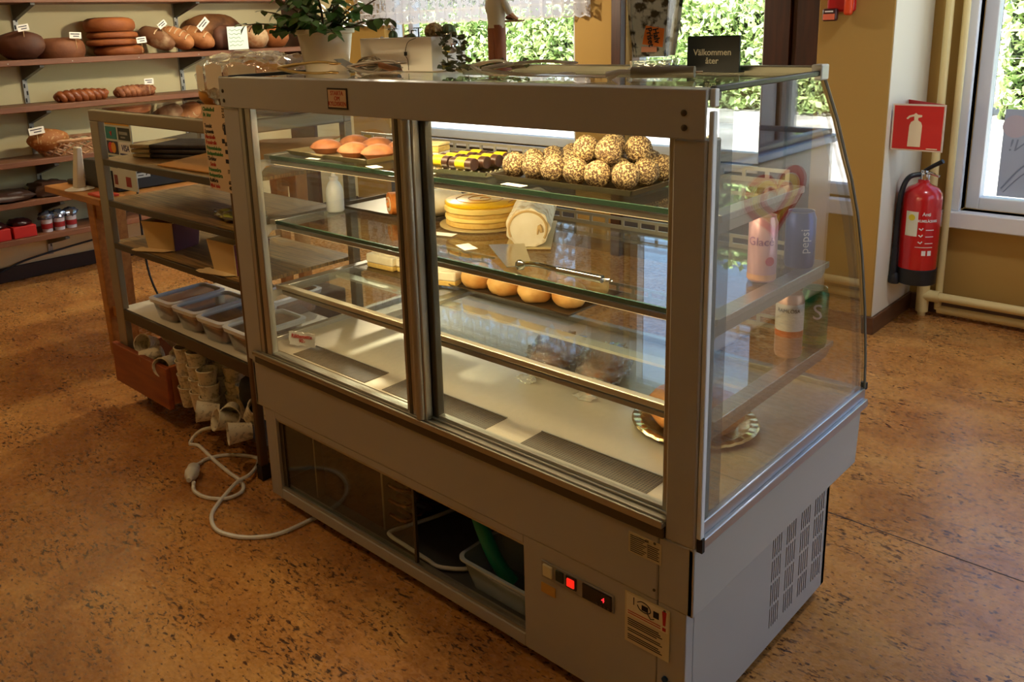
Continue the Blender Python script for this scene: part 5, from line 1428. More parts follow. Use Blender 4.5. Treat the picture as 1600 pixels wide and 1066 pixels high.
obj('black_logo_print', MB().box(-3.165, -3.07, cy_ - .0025, cy_ - .0015, TZ + .283, TZ + .298).box(-3.150, -3.10, cy_ - .0025, cy_ - .0015, TZ + .266, TZ + .273), M('logo_letters', (150, 150, 140), .5), cs, smooth=False)
obj('red_mark', MB().cyl((-3.262, cy_ - .003, TZ + .285), (-3.262, cy_ - .0015, TZ + .285), .016, n=3), M('logo_red', (206, 40, 34), .5), cs)
z_ = TZ + .105
logo(-3.325, -3.24, z_, z_ + .062, (36, 96, 120), 'blue_logo')
lz = TZ + .018
logo(-3.29, -3.255, lz, lz + .05, (120, 36, 34), 'small_red_logo'); logo(-3.155, -3.10, lz, lz + .05, (150, 40, 36), 'small_crimson_logo')
for ch_ in cs.children:
    ch_.matrix_basis = Matrix.Diagonal((.82, 1, .82, 1)) @ ch_.matrix_basis
cs.location = (-2.835, .287, TZ + .030)
obj('sign_bracket', MB().box(-2.958, -2.94, .28, .302, TZ + .03, TZ + .10), black, cs)
ps_ = thing('paper_stand', 'white flared display stand on the front corner of the table', 'stand', (-3.19, .235, TZ))
obj('stand_base', MB().lathe([(.060, .0), (.062, .004), (.040, .012)], (-3.19, .235, TZ), 28), whitep, ps_)
obj('stand_body', MB().rings([[(-3.19 + a * .028, .235 + b * .02, TZ + .010) for a, b in ((-1, -1), (1, -1), (1, 1), (-1, 1))], [(-3.175 + a * .020, .245 + b * .012, TZ + .19) for a, b in ((-1, -1), (1, -1), (1, 1), (-1, 1))]]), M('stand_white', (220, 210, 190), .5), ps_, bevel=.005)
one('card_terminal', MB().box(-3.42, -3.28, .27, .36, TZ + .0005, TZ + .022), black, 'flat black card terminal on the table edge', 'card terminal', bevel=.006)
one('red_folder', MB().box(-3.02, -2.88, .20, .275, TZ + .0005, TZ + .010), M('folder_red', (206, 66, 40), .5), 'thin red folder lying on the table edge under the card sign', 'folder', bevel=.002)
one('rear_cable', MB().tube(spline([(-2.945, .36, .78), (-2.85, .34, .77), (-2.83, .33, .68), (-2.81, .33, .40), (-2.70, .36, .20), (-2.62, .40, .012)], 6), .005, 6), black, 'black cable hanging from the register over the table edge', 'cable')
cc = MB(); rnd = random.Random(2)
for k in range(7):
    r_ = rnd.uniform(.07, .12); ox, oz = rnd.uniform(-.03, .03), rnd.uniform(-.02, .03)
    cc.tube([(-2.62 + ox + r_ * math.cos(q / 22 * 2 * PI), .66 + .01 * k + .02 * math.sin(q), .34 + oz + r_ * math.sin(q / 22 * 2 * PI)) for q in range(23)], .004, 6)
cc.tube(spline([(-2.56, .66, .26), (-2.50, .66, .20), (-2.52, .70, .05), (-2.60, .75, .012)], 5), .004, 6)
one('cable_coil', cc, black, 'tangled coil of black cables hanging behind the rack', 'cable')
one('cardboard_carton', MB().box(-2.96, -2.68, .45, .75, .001, .17), M('carton_print', (150, 120, 110), .7, rgb2=(120, 60, 50), nscale=9, lo=.5, hi=.6), 'small printed carton on the floor under the table', 'carton', bevel=.004)
one('dark_bin', MB().box(-2.55, -2.25, .58, .95, .001, .30), M('bin_dark', (44, 36, 30), .6), 'dark storage bin on the floor behind the rack', 'bin', bevel=.01)
one('plastic_parcel', MB().ell((-2.98, .95, .36), (.07, .06, .11), 16, 12, amp=.3, fr=3).box(-3.02, -2.94, .92, .98, .001, .28), M('parcel_white', (220, 206, 190), .5), 'white plastic parcel standing behind the table leg', 'parcel')

# ================================================================== BREAD SHELVES ON THE WALL
shw = M('shelf_brown', (128, 82, 54), .5, rgb2=(108, 66, 42), nscale=4, stretch=(8, 1, 8))
slotrail = M('rail_dark', (74, 72, 68), .4, .5)
SXF = -4.50
wsn = [('top', 1.64, -.2, 2.42), ('first', 1.300, -.3, 2.45), ('second', 1.045, -.3, 2.0), ('third', .742, -.3, 1.8), ('fourth', .515, -.3, 1.7), ('fifth', .305, -.3, 1.7)]
LBL = ['empty brown wall shelf above the bread loaves', 'brown wall shelf carrying the round breads and loaves', 'brown wall shelf with the two braided loaves', 'brown wall shelf holding the wicker basket',
       'brown wall shelf with flat dark bags', 'lowest brown wall shelf with red boxes']
for (nm, z, y0, y1), lbl in zip(wsn, LBL):
    t = thing('wall_shelf', lbl, 'shelf', (-4.65, (y0 + y1) / 2, z - .035))
    obj('board', MB().box(WX0 + .018, SXF, y0, y1, z - .032, z), shw, t, bevel=.003)
    for yb in (.62, 1.62):
        obj('bracket', MB().prism([(WX0 + .016, z - .033), (SXF + .02, z - .033), (SXF + .02, z - .045), (WX0 + .016, z - .12)], lambda a, b, h: (a, h, b), yb - .012, yb + .012), slotrail, t)
    if nm == 'first':
        for yy in (.45, .8, 1.2, 1.6, 2.0):
            obj('nail', MB().cyl((SXF, yy, z - .018), (SXF + .002, yy, z - .018), .003, n=6), M('nail', (200, 196, 180), .4, .8), t)
rail_slot = mesh_of(MB().box(-.001, .001, -.004, .004, -.012, .012), 'slot', M('slot_black', (20, 20, 20), .7))
for yb in (.62, 1.62):
    rr = struct('trim_%d' % (3 if yb < 1 else 4), MB().box(WX0, WX0 + .016, yb - .013, yb + .013, .12, 2.1), M('rail_pale', (168, 166, 158), .4, .4))
    for k in range(44):
        inst('slot', rail_slot, rr, (WX0 + .0162, yb + (-.0055 if k % 2 else .0055), .18 + k * .042))
struct('trim_5', MB().box(WX0, WX0 + .30, 2.452, 2.48, .0, 2.5), brownwood, bevel=.003)
dk = M('bread_dark', (98, 58, 34), .65, rgb2=(74, 40, 24), nscale=9, bump=.25, bscale=50)
br = M('bread_brown', (170, 104, 50), .65, rgb2=(140, 80, 36), nscale=10, bump=.3, bscale=60)
br2 = M('bread_golden', (190, 130, 78), .65, rgb2=(150, 90, 46), nscale=12, bump=.3, bscale=60)
fl_ = M('bread_floury', (206, 176, 134), .75, rgb2=(150, 96, 54), nscale=14, bump=.3, bscale=60)
ZS = 1.3005
def round_bread(y, z, r, h, mat, label, x=-4.655, seed=0):
    m = MB(); n = 40; rs = []
    for rr, zz in ((.90, 0), (.985, .18), (1.0, .40), (.985, .62), (.92, .80), (.78, .92), (.5, .985), (.02, 1.0)):
        rs.append([(x + r * rr * (1 + .025 * noise.noise(Vector((math.cos(2 * PI * i / n) * 2, math.sin(2 * PI * i / n) * 2, seed)))) * math.cos(2 * PI * i / n),
                    y + r * rr * (1 + .025 * noise.noise(Vector((math.cos(2 * PI * i / n) * 2, math.sin(2 * PI * i / n) * 2, seed)))) * math.sin(2 * PI * i / n),
                    z + h * zz * (1 + .06 * noise.noise(Vector((math.cos(2 * PI * i / n) * rr, math.sin(2 * PI * i / n) * rr, seed + 5))) * zz)) for i in range(n)])
    return one('round_bread', m.rings(rs), mat, label, 'bread')
round_bread(.80, ZS, .138, .115, M('bread_rye', (134, 82, 46), .65, rgb2=(106, 60, 32), nscale=9, bump=.3, bscale=70), 'flat round dark rye bread on the upper shelf', seed=2)
rbm = M('bread_round', (164, 94, 40), .7, rgb2=(132, 70, 28), nscale=9, bump=.35, bscale=80)
for k, lb_ in enumerate(('lowest and widest round bread of the stack of four', 'second round bread from the bottom of the stack of four', 'third round bread from the bottom of the stack of four', 'topmost round bread of the stack of four')):
    round_bread([1.155, 1.115, 1.12, 1.11][k], ZS + [0, .058, .100, .142][k], [.145, .148, .148, .150][k], [.060, .045, .045, .085][k], rbm, lb_, seed=k * 2.3)
def loaf(y, r, mat, label, rz=0.0, z=ZS, scores=0, x=-4.63, smat=None, lean=0.0):
    t = thing('bread_loaf', label, 'bread', (x, y, z + math.sin(lean) * r[0] * .78), rz)
    t.rotation_euler = (0, lean, rz)
    obj('crust', MB().ell((0, 0, r[2] * .9), r, 26, 16, flat=.9, amp=.08, fr=2, seed=y * 5), mat, t, local=True)
    for k in range(scores):
        u = (k + .5) / scores * 2 - 1
        xx = u * r[0] * .75
        w = math.sqrt(max(0, 1 - (xx / r[0]) ** 2))
        pts = []
        for q in range(7):
            a = math.radians(30 + 120 * q / 6)
            pts.append((xx + .02 * (q / 6 - .5), math.cos(a) * r[1] * w * 1.01, r[2] * .9 + math.sin(a) * r[2] * w * 1.01))
        obj('score_mark', MB().tube(pts, .005, 5), smat or M('score_dark', (96, 52, 26), .7), t, local=True)
    return t
loaf(.345, (.12, .080, .085), br, 'brown floury loaf cut off by the edge of the photo', .3, scores=3, smat=fl_)
loaf(.575, (.135, .080, .085), dk, 'dark oval loaf under the first price tag', .85)
loaf(1.375, (.135, .056, .062), M('bread_flour_dark', (120, 78, 46), .7, rgb2=(196, 168, 130), nscale=9, lo=.52, hi=.7), 'dark floury long loaf beside the round bread stack', .45, lean=.38, scores=1, smat=fl_)
loaf(1.51, (.13, .056, .062), br2, 'golden loaf with slanted scores beside the dark floury loaf', .45, lean=.38, scores=5, smat=fl_)
loaf(1.655, (.13, .060, .062), br2, 'golden loaf under the tilted price tag', .45, lean=.38, scores=3, smat=fl_)
loaf(1.86, (.06, .24, .125), M('bread_tan', (164, 108, 58), .65, rgb2=(70, 38, 24), nscale=4, lo=.45, hi=.6), 'huge tan and dark loaf lying behind the handwritten sheet', 0, x=-4.73)
loaf(1.85, (.055, .09, .085), dk, 'dark loaf behind the handwritten sheet', 0, x=-4.585)
loaf(2.10, (.11, .085, .080), fl_, 'pale floury loaf with crossed scores beside the plant', .25, scores=4)
loaf(2.27, (.11, .075, .080), br, 'brown loaf half hidden by the plant leaves', .25)
def ptag(y, z, rot, label, w=.062, h=.036, x=-4.50):
    t = thing('price_tag', label, 'price tag', (x, y, z - .06))
    R = Matrix.Rotation(rot, 3, 'X')
    c = Vector((x, y, z))
    obj('tag_card', MB().obox(c, (.0015, w, h), R), paper, t, smooth=False)
    obj('tag_pick', MB().cyl((x - .002, y, z - .075), (x - .002, y, z), .0016, n=6), M('pick_wood', (190, 160, 110), .6), t)
    prm = MB()
    for j, (a0, a1, zz) in enumerate(((-.4, .35, .2), (-.2, .3, -.15))):
        prm.obox(c + R @ Vector((.0014, (a0 + a1) / 2 * w, zz * h)), (.0006, (a1 - a0) * w, h * .14), R)
    obj('tag_print', prm, M('tag_ink', (60, 56, 70), .7), t, smooth=False)
ptag(.575, 1.475, .15, 'white price tag over the dark oval loaf', x=-4.55); ptag(.845, 1.425, -.05, 'white price tag on the flat rye bread', .068, x=-4.52); ptag(1.215, 1.385, .08, 'white price tag on the lowest round bread', .062, x=-4.47)
ptag(1.40, 1.475, .6, 'white price tag tilted over the dark floury loaf', .06, x=-4.55); ptag(1.67, 1.47, .75, 'white price tag steeply tilted over the golden loaf', .09, .045, x=-4.53)
ptag(1.245, 1.135, 0, 'white price tag over the second braided loaf', .06); ptag(.545, .905, .1, 'white price tag over the loaf in the basket', .085, .040)
sh = thing('handwritten_sheet', 'white sheet with green handwriting standing on the bread shelf', 'sheet', (-4.47, 1.88, 1.301))
obj('sheet', MB().obox((-4.475, 1.88, 1.375), (.0015, .15, .148)), M('sheet_white', (232, 244, 232), .6), sh, smooth=False)
gl_ = MB()
for k in range(5):
    pts = [(-4.4736, 1.815 + .012 * q, 1.425 - .024 * k + .005 * math.sin(q * 2.1 + k)) for q in range(10 - (k % 3))]
    gl_.tube(pts, .0013, 5)
obj('handwriting', gl_, ink_green, sh)
def braid(y0, y1, label, mat, z=1.0455):
    t = thing('braided_loaf', label, 'bread', (-4.60, (y0 + y1) / 2, z))
    for ph in range(3):
        pts = []; rad = []
        for q in range(41):
            u = q / 40; w_ = math.sin(PI * u) ** .35
            a = 2 * PI * (u * 2.6 + ph / 3)
            pts.append((-4.60 + .040 * w_ * math.sin(a), y0 + .015 + (y1 - y0 - .03) * u, z + .031 + .013 * math.sin(2 * a)))
            rad.append(.010 + .0185 * w_)
        obj('braid_strand', MB().tube(pts, rad, 10), mat, t)
braid(.70, 1.03, 'smooth brown braided loaf on the second shelf', M('braid_brown', (150, 84, 40), .4, rgb2=(120, 60, 28), nscale=14))
braid(1.06, 1.33, 'braided loaf with almond topping on the second shelf', M('braid_almond', (170, 112, 70), .6, rgb2=(120, 62, 34), nscale=40))
# wicker basket with a loaf
wk = M('wicker', (206, 160, 116), .55, rgb2=(156, 108, 70), nscale=20)
bk = thing('wicker_basket', 'flared wicker bread basket on the third shelf', 'basket', (-4.60, .78, .7425))
for k in range(18):
    a = 2 * PI * k / 18
    for s_ in (-1, 1):
        pts = []
        for q in range(6):
            u = q / 5; rr2 = 1 + .35 * u
            an = a + s_ * u * .65
            pts.append((-4.60 + .095 * rr2 * math.cos(an), .80 + .20 * rr2 * math.sin(an), .745 + .085 * u))
        bk_s = obj('wicker_strand', MB().tube(pts, .006, 6), wk, bk)
obj('basket_rim', MB().tube([(-4.60 + .130 * math.cos(2 * PI * q / 36), .80 + .272 * math.sin(2 * PI * q / 36), .832) for q in range(37)], .009, 7), wk, bk)
obj('basket_floor', MB().lathe([(1, 0), (1, .006)], (-4.60, .80, .7435), 30, sx=.098, sy=.205), wk, bk)
one('basket_loaf', MB().ell((-4.57, .63, .84), (.085, .115, .065), 24, 14, amp=.1, fr=2), M('seed_loaf', (156, 96, 44), .65, rgb2=(190, 150, 96), nscale=70, lo=.58, hi=.64), 'seeded brown loaf lying in the wicker basket', 'bread')
# lower shelves
dkb = M('bag_darkbrown', (66, 44, 34), .45)
for k, (y0, y1, h_, lb_) in enumerate(((.20, .50, .06, 'flat dark brown bag at the edge of the fourth shelf'), (.50, .70, .09, 'dark brown bag folded open on the fourth shelf'), (.72, .98, .07, 'dark brown bag behind the table top on the fourth shelf'))):
    one('dark_bag', MB().ell((-4.62, (y0 + y1) / 2, .5155 + h_ * .45), (.12, (y1 - y0) / 2, h_ * .5), 18, 10, flat=.9, amp=.3, fr=2.4, seed=k, p=.7), dkb, lb_, 'bag')
rdb = M('box_red', (178, 30, 26), .5)
for k, (y0, y1, lb_) in enumerate(((.22, .33, 'red box at the edge of the lowest shelf'), (.345, .47, 'red box beside the foil packs on the lowest shelf'))):
    t = thing('red_box', lb_, 'box', (-4.60, (y0 + y1) / 2, .3055))
    obj('box_body', MB().box(-4.68, -4.52, y0, y1, .3055, .372), rdb, t, bevel=.003)
    obj('dark_wrap', MB().ell((-4.60, (y0 + y1) / 2, .385), (.07, (y1 - y0) / 2, .025), 14, 8, amp=.3), M('wrap_dark', (48, 20, 22), .3), t)
foil = M('foil_blue', (150, 166, 196), .22, .8, bump=.8, bscale=40)
for k, (y, lb_) in enumerate(((.55, 'foil-topped pot nearest the red boxes'), (.62, 'foil-topped pot in the middle of the row of three'), (.69, 'foil-topped pot nearest the table leg'), (.92, 'foil-topped pot seen between the table legs'))):
    t = thing('foil_pot', lb_, 'pot', (-4.58, y, .3055))
    obj('pot_body', MB().lathe([(.028, 0), (.032, .075)], (-4.58, y, .3055), 18), M('pot_pale', (196, 190, 200), .3), t)
    obj('foil_top', MB().ell((-4.58, y, .40), (.045, .045, .028), 16, 10, amp=.4, fr=4, seed=k), foil, t)
    obj('red_band', MB().lathe([(.0315, .02), (.0325, .05)], (-4.58, y, .3055), 18, False, False), M('band_red', (150, 40, 44), .4), t)
one('wall_cable', MB().tube(spline([(-4.77, -.2, .02), (-4.77, .25, .06), (-4.77, .45, .115), (-4.77, .75, .15), (-4.77, 1.0, .17)], 5), .006, 6), black, 'black cable running along the wall above the skirting', 'cable')

# ================================================================== CORDS ON THE FLOOR
one('extension_cord', MB().tube(spline([(-1.80, .11, .10), (-1.95, .06, .05), (-1.975, .02, .006), (-1.929, .03, .006), (-1.801, .012, .006), (-1.682, .0, .006), (-1.600, -.005, .006), (-1.545, -.035, .006), (-1.543, -.089, .006), (-1.592, -.127, .006), (-1.66, -.135, .006), (-1.70, -.115, .014)], 6), .0062, 8), whitep, 'white extension cord looping from the paper cups to the plug', 'cord')
pg = thing('plug', 'white plug and socket coupling lying on the cork floor', 'plug', (-1.745, -.10, 0))
Rp = Matrix.Rotation(2.45, 3, 'Z')
def plug_ring(u, r, n=16):
    return [tuple(Vector((-1.745, -.095, .0235)) + Rp @ Vector((u, r * math.cos(2 * PI * i / n), r * math.sin(2 * PI * i / n)))) for i in range(n)]
obj('plug_body', MB().rings([plug_ring(-.05, .008), plug_ring(-.035, .011), plug_ring(-.022, .020), plug_ring(.0, .0235)]), whitep, pg)
obj('socket_body', MB().rings([plug_ring(.001, .0215), plug_ring(.028, .0215), plug_ring(.036, .015), plug_ring(.045, .008)]), whitep, pg)
one('case_lead', MB().tube(spline([(-1.785, -.066, .022), (-1.81, -.035, .008), (-1.823, .0, .006), (-1.80, .055, .006), (-1.74, .10, .006), (-1.68, .11, .0065), (-1.60, .032, .0185), (-1.585, -.03, .0185), (-1.535, -.126, .006), (-1.485, -.176, .006), (-1.412, -.201, .006), (-1.345, -.185, .006), (-1.29, -.146, .006), (-1.254, -.085, .006), (-1.245, .03, .006), (-1.24, .12, .006)], 6), .0062, 8), whitep,
    'white power lead running from the plug under the display case', 'cord')

# ================================================================== FIRE SAFETY ITEMS, POSTER, CURTAIN
red = M('extinguisher_red', (190, 24, 28), .25, coat=.5)
ex, ey, e0 = -.492, 2.80, .205
fe = thing('fire_extinguisher', 'red foam fire extinguisher with black hose hanging beside the column', 'fire extinguisher', (ex, ey, e0))
obj('cylinder', MB().lathe([(.079, .055), (.080, .06), (.080, .385), (.076, .410), (.060, .432), (.032, .446), (.024, .452), (.024, .466)], (ex, ey, e0), 36), red, fe)
obj('foot_skirt', MB().lathe([(.078, 0), (.083, .004), (.083, .070), (.0805, .072)], (ex, ey, e0), 36), M('skirt_black', (20, 20, 22), .5), fe)
vh = obj('valve_head', MB().lathe([(.020, .466), (.022, .470), (.022, .492), (.014, .498), (.014, .508)], (ex, ey, e0), 18), chrome, fe)
obj('lever', MB().tube([(ex + .0, ey, e0 + .505), (ex + .035, ey - .012, e0 + .530), (ex + .075, ey - .022, e0 + .555)], [.008, .009, .010], 8), black, vh)
obj('carry_handle', MB().tube([(ex + .0, ey, e0 + .492), (ex + .03, ey - .01, e0 + .497), (ex + .065, ey - .02, e0 + .488)], [.007, .007, .006], 8), chrome, vh)
obj('hose', MB().tube(spline([(ex - .012, ey - .012, e0 + .490), (ex - .050, ey - .045, e0 + .475), (ex - .070, ey - .062, e0 + .40), (ex - .075, ey - .065, e0 + .25), (ex - .074, ey - .065, e0 + .12)], 6), .011, 10), M('hose_black', (22, 24, 30), .4), fe)
obj('nozzle', MB().cyl((ex - .074, ey - .065, e0 + .16), (ex - .074, ey - .066, e0 + .03), .013, .016, 12).lathe([(.022, .0), (.024, .03), (.016, .05)], (ex - .07, ey - .062, e0 - .004), 14), M('hose_black', (22, 24, 30), .4), fe)
def on_cyl(th, z, r=.0808):
    return (ex + r * math.cos(th), ey + r * math.sin(th), e0 + z)
thc = -1.20
def cyl_patch(t0, t1, z0, z1, r, n=6):
    m = MB()
    for i in range(n):
        a0 = t0 + (t1 - t0) * i / n; a1 = t0 + (t1 - t0) * (i + 1) / n
        m.quad(on_cyl(a0, z0, r), on_cyl(a1, z0, r), on_cyl(a1, z1, r), on_cyl(a0, z1, r))
    return m
il = obj('inspection_label', cyl_patch(-2.05, -1.40, .225, .335, .0806), M('label_pale', (214, 214, 196), .6), fe)
obj('label_dot', MB().cyl(on_cyl(-1.72, .308, .0806), on_cyl(-1.72, .308, .0812), .014, n=18), M('dot_yellow', (214, 196, 40), .5), il)
lw_ = M('print_white', (232, 224, 220), .5)
def ext_text(s, z, size, sx=1.0, th=-.92, bold=0.0004):
    o = text('lettering', s, size, lw_, fe, on_cyl(th, z, .0812), rot=(PI / 2, 0, th + PI / 2), sx=1.0, bold=bold)
    for v in o.data.vertices:
        a = v.co.x * sx / .081
        v.co.z -= .081 * (1 - math.cos(a)); v.co.x = .081 * math.sin(a)
ext_text('Anti', .325, .022, .9, -1.0); ext_text('SKUMSLÄCKARE', .295, .015, .78)
for k in range(3):
    obj('instruction_icon', MB().tube([on_cyl(-1.32, .262 - .03 * k, .0813), on_cyl(-1.20, .255 - .03 * k, .0813), on_cyl(-1.12, .264 - .03 * k, .0813)], .003, 5), lw_, fe)
    obj('instruction_line', cyl_patch(-.98, -.55, .254 - .03 * k, .257 - .03 * k, .0811), lw_, fe)
obj('rule_line', cyl_patch(-1.45, -.55, .176, .1785, .0811), lw_, fe)
for k in (0, 1): obj('class_icon', cyl_patch(-1.10 + .3 * k, -.90 + .3 * k, .140, .162, .0811), lw_, fe)
obj('wall_bracket', MB().box(-.583, ex - .06, ey - .02, ey + .02, e0 + .30, e0 + .33), black, fe)
# flag sign
sgn = thing('extinguisher_sign', 'red square sign with white extinguisher pictogram projecting from the column', 'sign', (-.475, 2.60, .824))
obj('sign_panel', MB().box(-.578, -.375, 2.598, 2.602, .822, 1.016), M('sign_border', (214, 196, 180), .4), sgn, bevel=.001)
obj('red_face', MB().box(-.571, -.382, 2.5968, 2.598, .829, 1.009), M('sign_red', (196, 16, 20), .4), sgn, smooth=False)
px0, pz0 = -.482, .840
body = [(px0 - .029, pz0), (px0 + .021, pz0), (px0 + .023, pz0 + .088), (px0 + .018, pz0 + .102), (px0 + .006, pz0 + .110), (px0 + .006, pz0 + .120), (px0 + .020, pz0 + .124), (px0 + .020, pz0 + .132), (px0 + .004, pz0 + .133), (px0 - .004, pz0 + .140),
        (px0 - .012, pz0 + .134), (px0 - .030, pz0 + .128), (px0 - .040, pz0 + .116), (px0 - .034, pz0 + .113), (px0 - .026, pz0 + .121), (px0 - .010, pz0 + .126), (px0 - .009, pz0 + .110), (px0 - .021, pz0 + .102), (px0 - .026, pz0 + .088)]
obj('pictogram', MB().prism(body, lambda a, b, h: (a, h, b), 2.5958, 2.5968), M('sign_pict', (226, 210, 180), .5), sgn, smooth=False)
obj('sign_back_leaf', MB().add([(-.377, 2.603, .822), (-.583, 2.80, .822), (-.583, 2.80, 1.016), (-.377, 2.603, 1.016), (-.379, 2.607, .822), (-.584, 2.804, .822), (-.584, 2.804, 1.016), (-.379, 2.607, 1.016)], [(0, 1, 2, 3), (4, 7, 6, 5), (0, 4, 5, 1), (1, 5, 6, 2), (2, 6, 7, 3), (3, 7, 4, 0)]), M('sign_red', (196, 16, 20), .4), sgn, smooth=False)
obj('sign_print_line', MB().box(-.437, -.395, 2.5958, 2.5968, .832, .836), M('sign_pict', (226, 210, 180), .5), sgn, smooth=False)
# red alarm box on the column
al = thing('alarm_box', 'red and orange fire alarm box at the top of the column', 'alarm', (-.79, 2.545, 1.355))
obj('alarm_body', MB().box(-.855, -.740, 2.525, 2.559, 1.395, 1.52), M('alarm_red', (180, 20, 24), .3), al, bevel=.012, seg=3)
obj('alarm_side', MB().box(-.775, -.742, 2.500, 2.528, 1.382, 1.51), M('alarm_orange', (220, 72, 26), .35), al, bevel=.01, seg=3)
obj('alarm_button', MB().box(-.862, -.800, 2.496, 2.526, 1.360, 1.412), M('alarm_dark', (60, 20, 20), .3), al, bevel=.01, seg=3)
obj('button_label', MB().box(-.855, -.807, 2.494, 2.4965, 1.366, 1.390), M('alarm_salmon', (226, 110, 80), .4), al)
obj('button_print', MB().box(-.848, -.814, 2.494, 2.4962, 1.397, 1.403), lw_, al, smooth=False)
# poster on the street window, seen from the back
po_ = thing('window_poster', 'pale blue poster seen from behind on the street window', 'poster', (.06, 3.14, .56))
obj('poster_sheet', MB().box(-.285, .25, 3.1385, 3.1400, .565, .955), M('poster_back', (176, 188, 206), .7), po_, smooth=False)
text('poster_text', 'SCEN!', .075, M('poster_ink', (136, 146, 166), .7), po_, (-.16, 3.1380, .795), rot=(PI / 2, 0, 0), sx=-1.0, shear=-.15)
obj('poster_drawing', MB().tube(spline([(-.27, 3.1378, .60), (-.20, 3.1378, .70), (-.14, 3.1378, .735), (-.08, 3.1378, .72)], 5), .0035, 5).tube(spline([(-.26, 3.1378, .585), (-.18, 3.1378, .68), (-.10, 3.1378, .70)], 5), .0025, 5), M('poster_ink', (136, 146, 166), .7), po_)
obj('poster_blob', MB().cyl((-.24, 3.1382, .88), (-.24, 3.1378, .88), .05, n=24), M('poster_peach', (196, 186, 196), .7), po_)
# lace valance across the wide window
def lace_mat():
    m = bpy.data.materials.new('lace_cloth'); m.use_nodes = True
    nt = m.node_tree; p = nt.nodes['Principled BSDF']; p.inputs['Base Color'].default_value = lin(232, 232, 236); p.inputs['Roughness'].default_value = .8
    tr = nt.nodes.new('ShaderNodeBsdfTranslucent'); tr.inputs[0].default_value = lin(230, 230, 236)
    mx = nt.nodes.new('ShaderNodeMixShader'); mx.inputs[0].default_value = .55
    tp_ = nt.nodes.new('ShaderNodeBsdfTransparent'); m2 = nt.nodes.new('ShaderNodeMixShader')
    tc = nt.nodes.new('ShaderNodeTexCoord'); vo = nt.nodes.new('ShaderNodeTexNoise'); vo.inputs['Scale'].default_value = 26; vo.inputs['Detail'].default_value = 2
    rp = nt.nodes.new('ShaderNodeValToRGB'); rp.color_ramp.elements[0].position = .50; rp.color_ramp.elements[1].position = .58
    rp.color_ramp.elements[0].color = (.05, .05, .05, 1); rp.color_ramp.elements[1].color = (.8, .8, .8, 1)
    out = nt.nodes['Material Output']
    nt.links.new(tc.outputs['Object'], vo.inputs['Vector']); nt.links.new(vo.outputs['Fac'], rp.inputs[0])
    nt.links.new(p.outputs[0], mx.inputs[1]); nt.links.new(tr.outputs[0], mx.inputs[2])
    nt.links.new(rp.outputs[0], m2.inputs[0]); nt.links.new(mx.outputs[0], m2.inputs[1]); nt.links.new(tp_.outputs[0], m2.inputs[2]); nt.links.new(m2.outputs[0], out.inputs[0])
    return m
lace = lace_mat(); hem = M('lace_hem', (228, 230, 236), .8)
cu_ = thing('lace_curtain', 'white scalloped lace valance across the top of the wide window', 'curtain', (-3.45, 2.98, 1.44))
N = 180; x0c, x1c = -4.62, -2.42
def cy(u): return 2.985 + .022 * math.sin(u * 2 * PI * 26) + .008 * math.sin(u * 61)
def strip(za, zb, off=0.0):
    m = MB(); rows = []
    for i in range(N + 1):
        u = i / N; x = x0c + (x1c - x0c) * u
        rows.append((x, cy(u) + off, u))
    for i in range(N):
        (xa, ya, ua), (xb, yb_, ub) = rows[i], rows[i + 1]
        z0a = za(ua); z0b = za(ub); z1a = zb(ua); z1b = zb(ub)
        m.add([(xa, ya, z0a), (xb, yb_, z0b), (xb, yb_, z1b), (xa, ya, z1a), (xa, ya + .0012, z0a), (xb, yb_ + .0012, z0b), (xb, yb_ + .0012, z1b), (xa, ya + .0012, z1a)], [(0, 1, 2, 3), (4, 7, 6, 5), (0, 4, 5, 1), (3, 2, 6, 7)])
    return m
sc_ = lambda u: 1.425 + .018 * abs(math.sin(u * PI * 26))
obj('lace_panel', strip(sc_, lambda u: 1.505), lace, cu_); obj('cloth_band', strip(lambda u: 1.505, lambda u: 1.515, -.001), hem, cu_)
obj('lace_panel', strip(lambda u: 1.515, lambda u: 2.20), lace, cu_)
obj('scalloped_hem', strip(lambda u: sc_(u) - .004, lambda u: sc_(u) + .007, -.0012), hem, cu_)
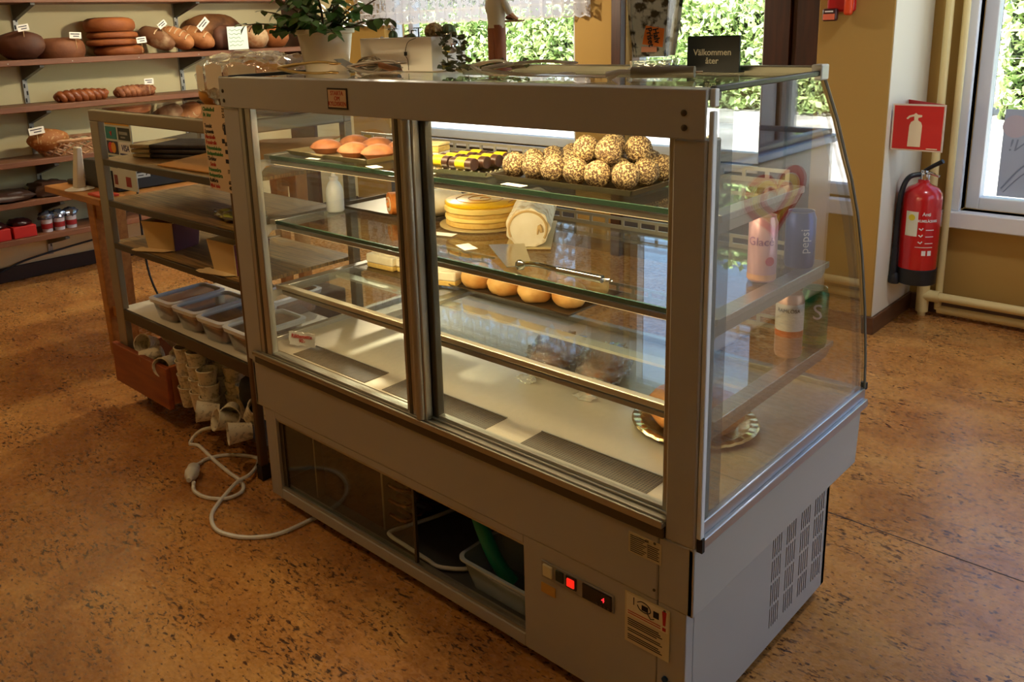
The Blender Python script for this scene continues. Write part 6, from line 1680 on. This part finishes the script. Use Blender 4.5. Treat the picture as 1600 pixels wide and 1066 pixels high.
obj('curtain_rod', MB().cyl((-4.66, 2.985, 2.21), (-2.38, 2.985, 2.21), .012, n=12), whitep, cu_)

# ================================================================== ICE-CREAM FREEZER (seen mirrored in the side glass)
fz = thing('ice_cream_freezer', 'white chest freezer with glass lid mirrored in the side glass of the case', 'freezer', (1.28, 2.35, 0))
wf = M('freezer_white', (226, 228, 230), .35)
obj('cabinet', MB().box(.93, 1.62, 1.74, 2.90, .05, .80), wf, fz, bevel=.02, seg=3)
obj('top_rail', MB().box(.91, 1.64, 1.72, 2.92, .80, .835), M('freezer_rail', (130, 160, 200), .3, .3), fz, bevel=.006)
obj('lid_frame', MB().box(.94, .98, 1.75, 2.89, .835, .86).box(1.57, 1.61, 1.75, 2.89, .835, .86).box(.98, 1.57, 1.75, 1.79, .835, .86).box(.98, 1.57, 2.85, 2.89, .835, .86), M('lid_grey', (120, 128, 136), .35, .4), fz, bevel=.004)
obj('lid_pane', MB().box(.98, 1.57, 1.79, 2.85, .842, .848), glass_door, fz, smooth=False)
hc = (2.30, .615)
def heart(s0, s1, mat, nm, off):
    o_ = []; i_ = []
    for q in range(48):
        a = -PI + 2 * PI * q / 48
        xh = math.sin(a) ** 3; zh = (13 * math.cos(a) - 5 * math.cos(2 * a) - 2 * math.cos(3 * a) - math.cos(4 * a)) / 16
        o_.append((hc[0] + xh * s0, hc[1] + zh * s0 * .58)); i_.append((hc[0] + xh * s1, hc[1] + zh * s1 * .58))
    rg_ = lambda pts, x: [(x, y, z) for y, z in pts]
    obj(nm, MB().rings([rg_(o_, .9302), rg_(o_, .9275 - off), rg_(i_, .9275 - off), rg_(i_, .9302)], False, False), mat, fz, smooth=False)
heart(.30, .235, M('logo_heart_red', (206, 60, 60), .4), 'heart_outer_swirl', 0); heart(.225, .165, M('logo_heart_yellow', (240, 200, 70), .4), 'heart_middle_swirl', .0004); heart(.155, .10, M('logo_heart_red', (206, 60, 60), .4), 'heart_inner_swirl', .0008)
for x in (.97, 1.58):
    for y in (1.80, 2.84): obj('caster', MB().cyl((x, y - .02, .026), (x, y + .02, .026), .026, n=14), black, fz)
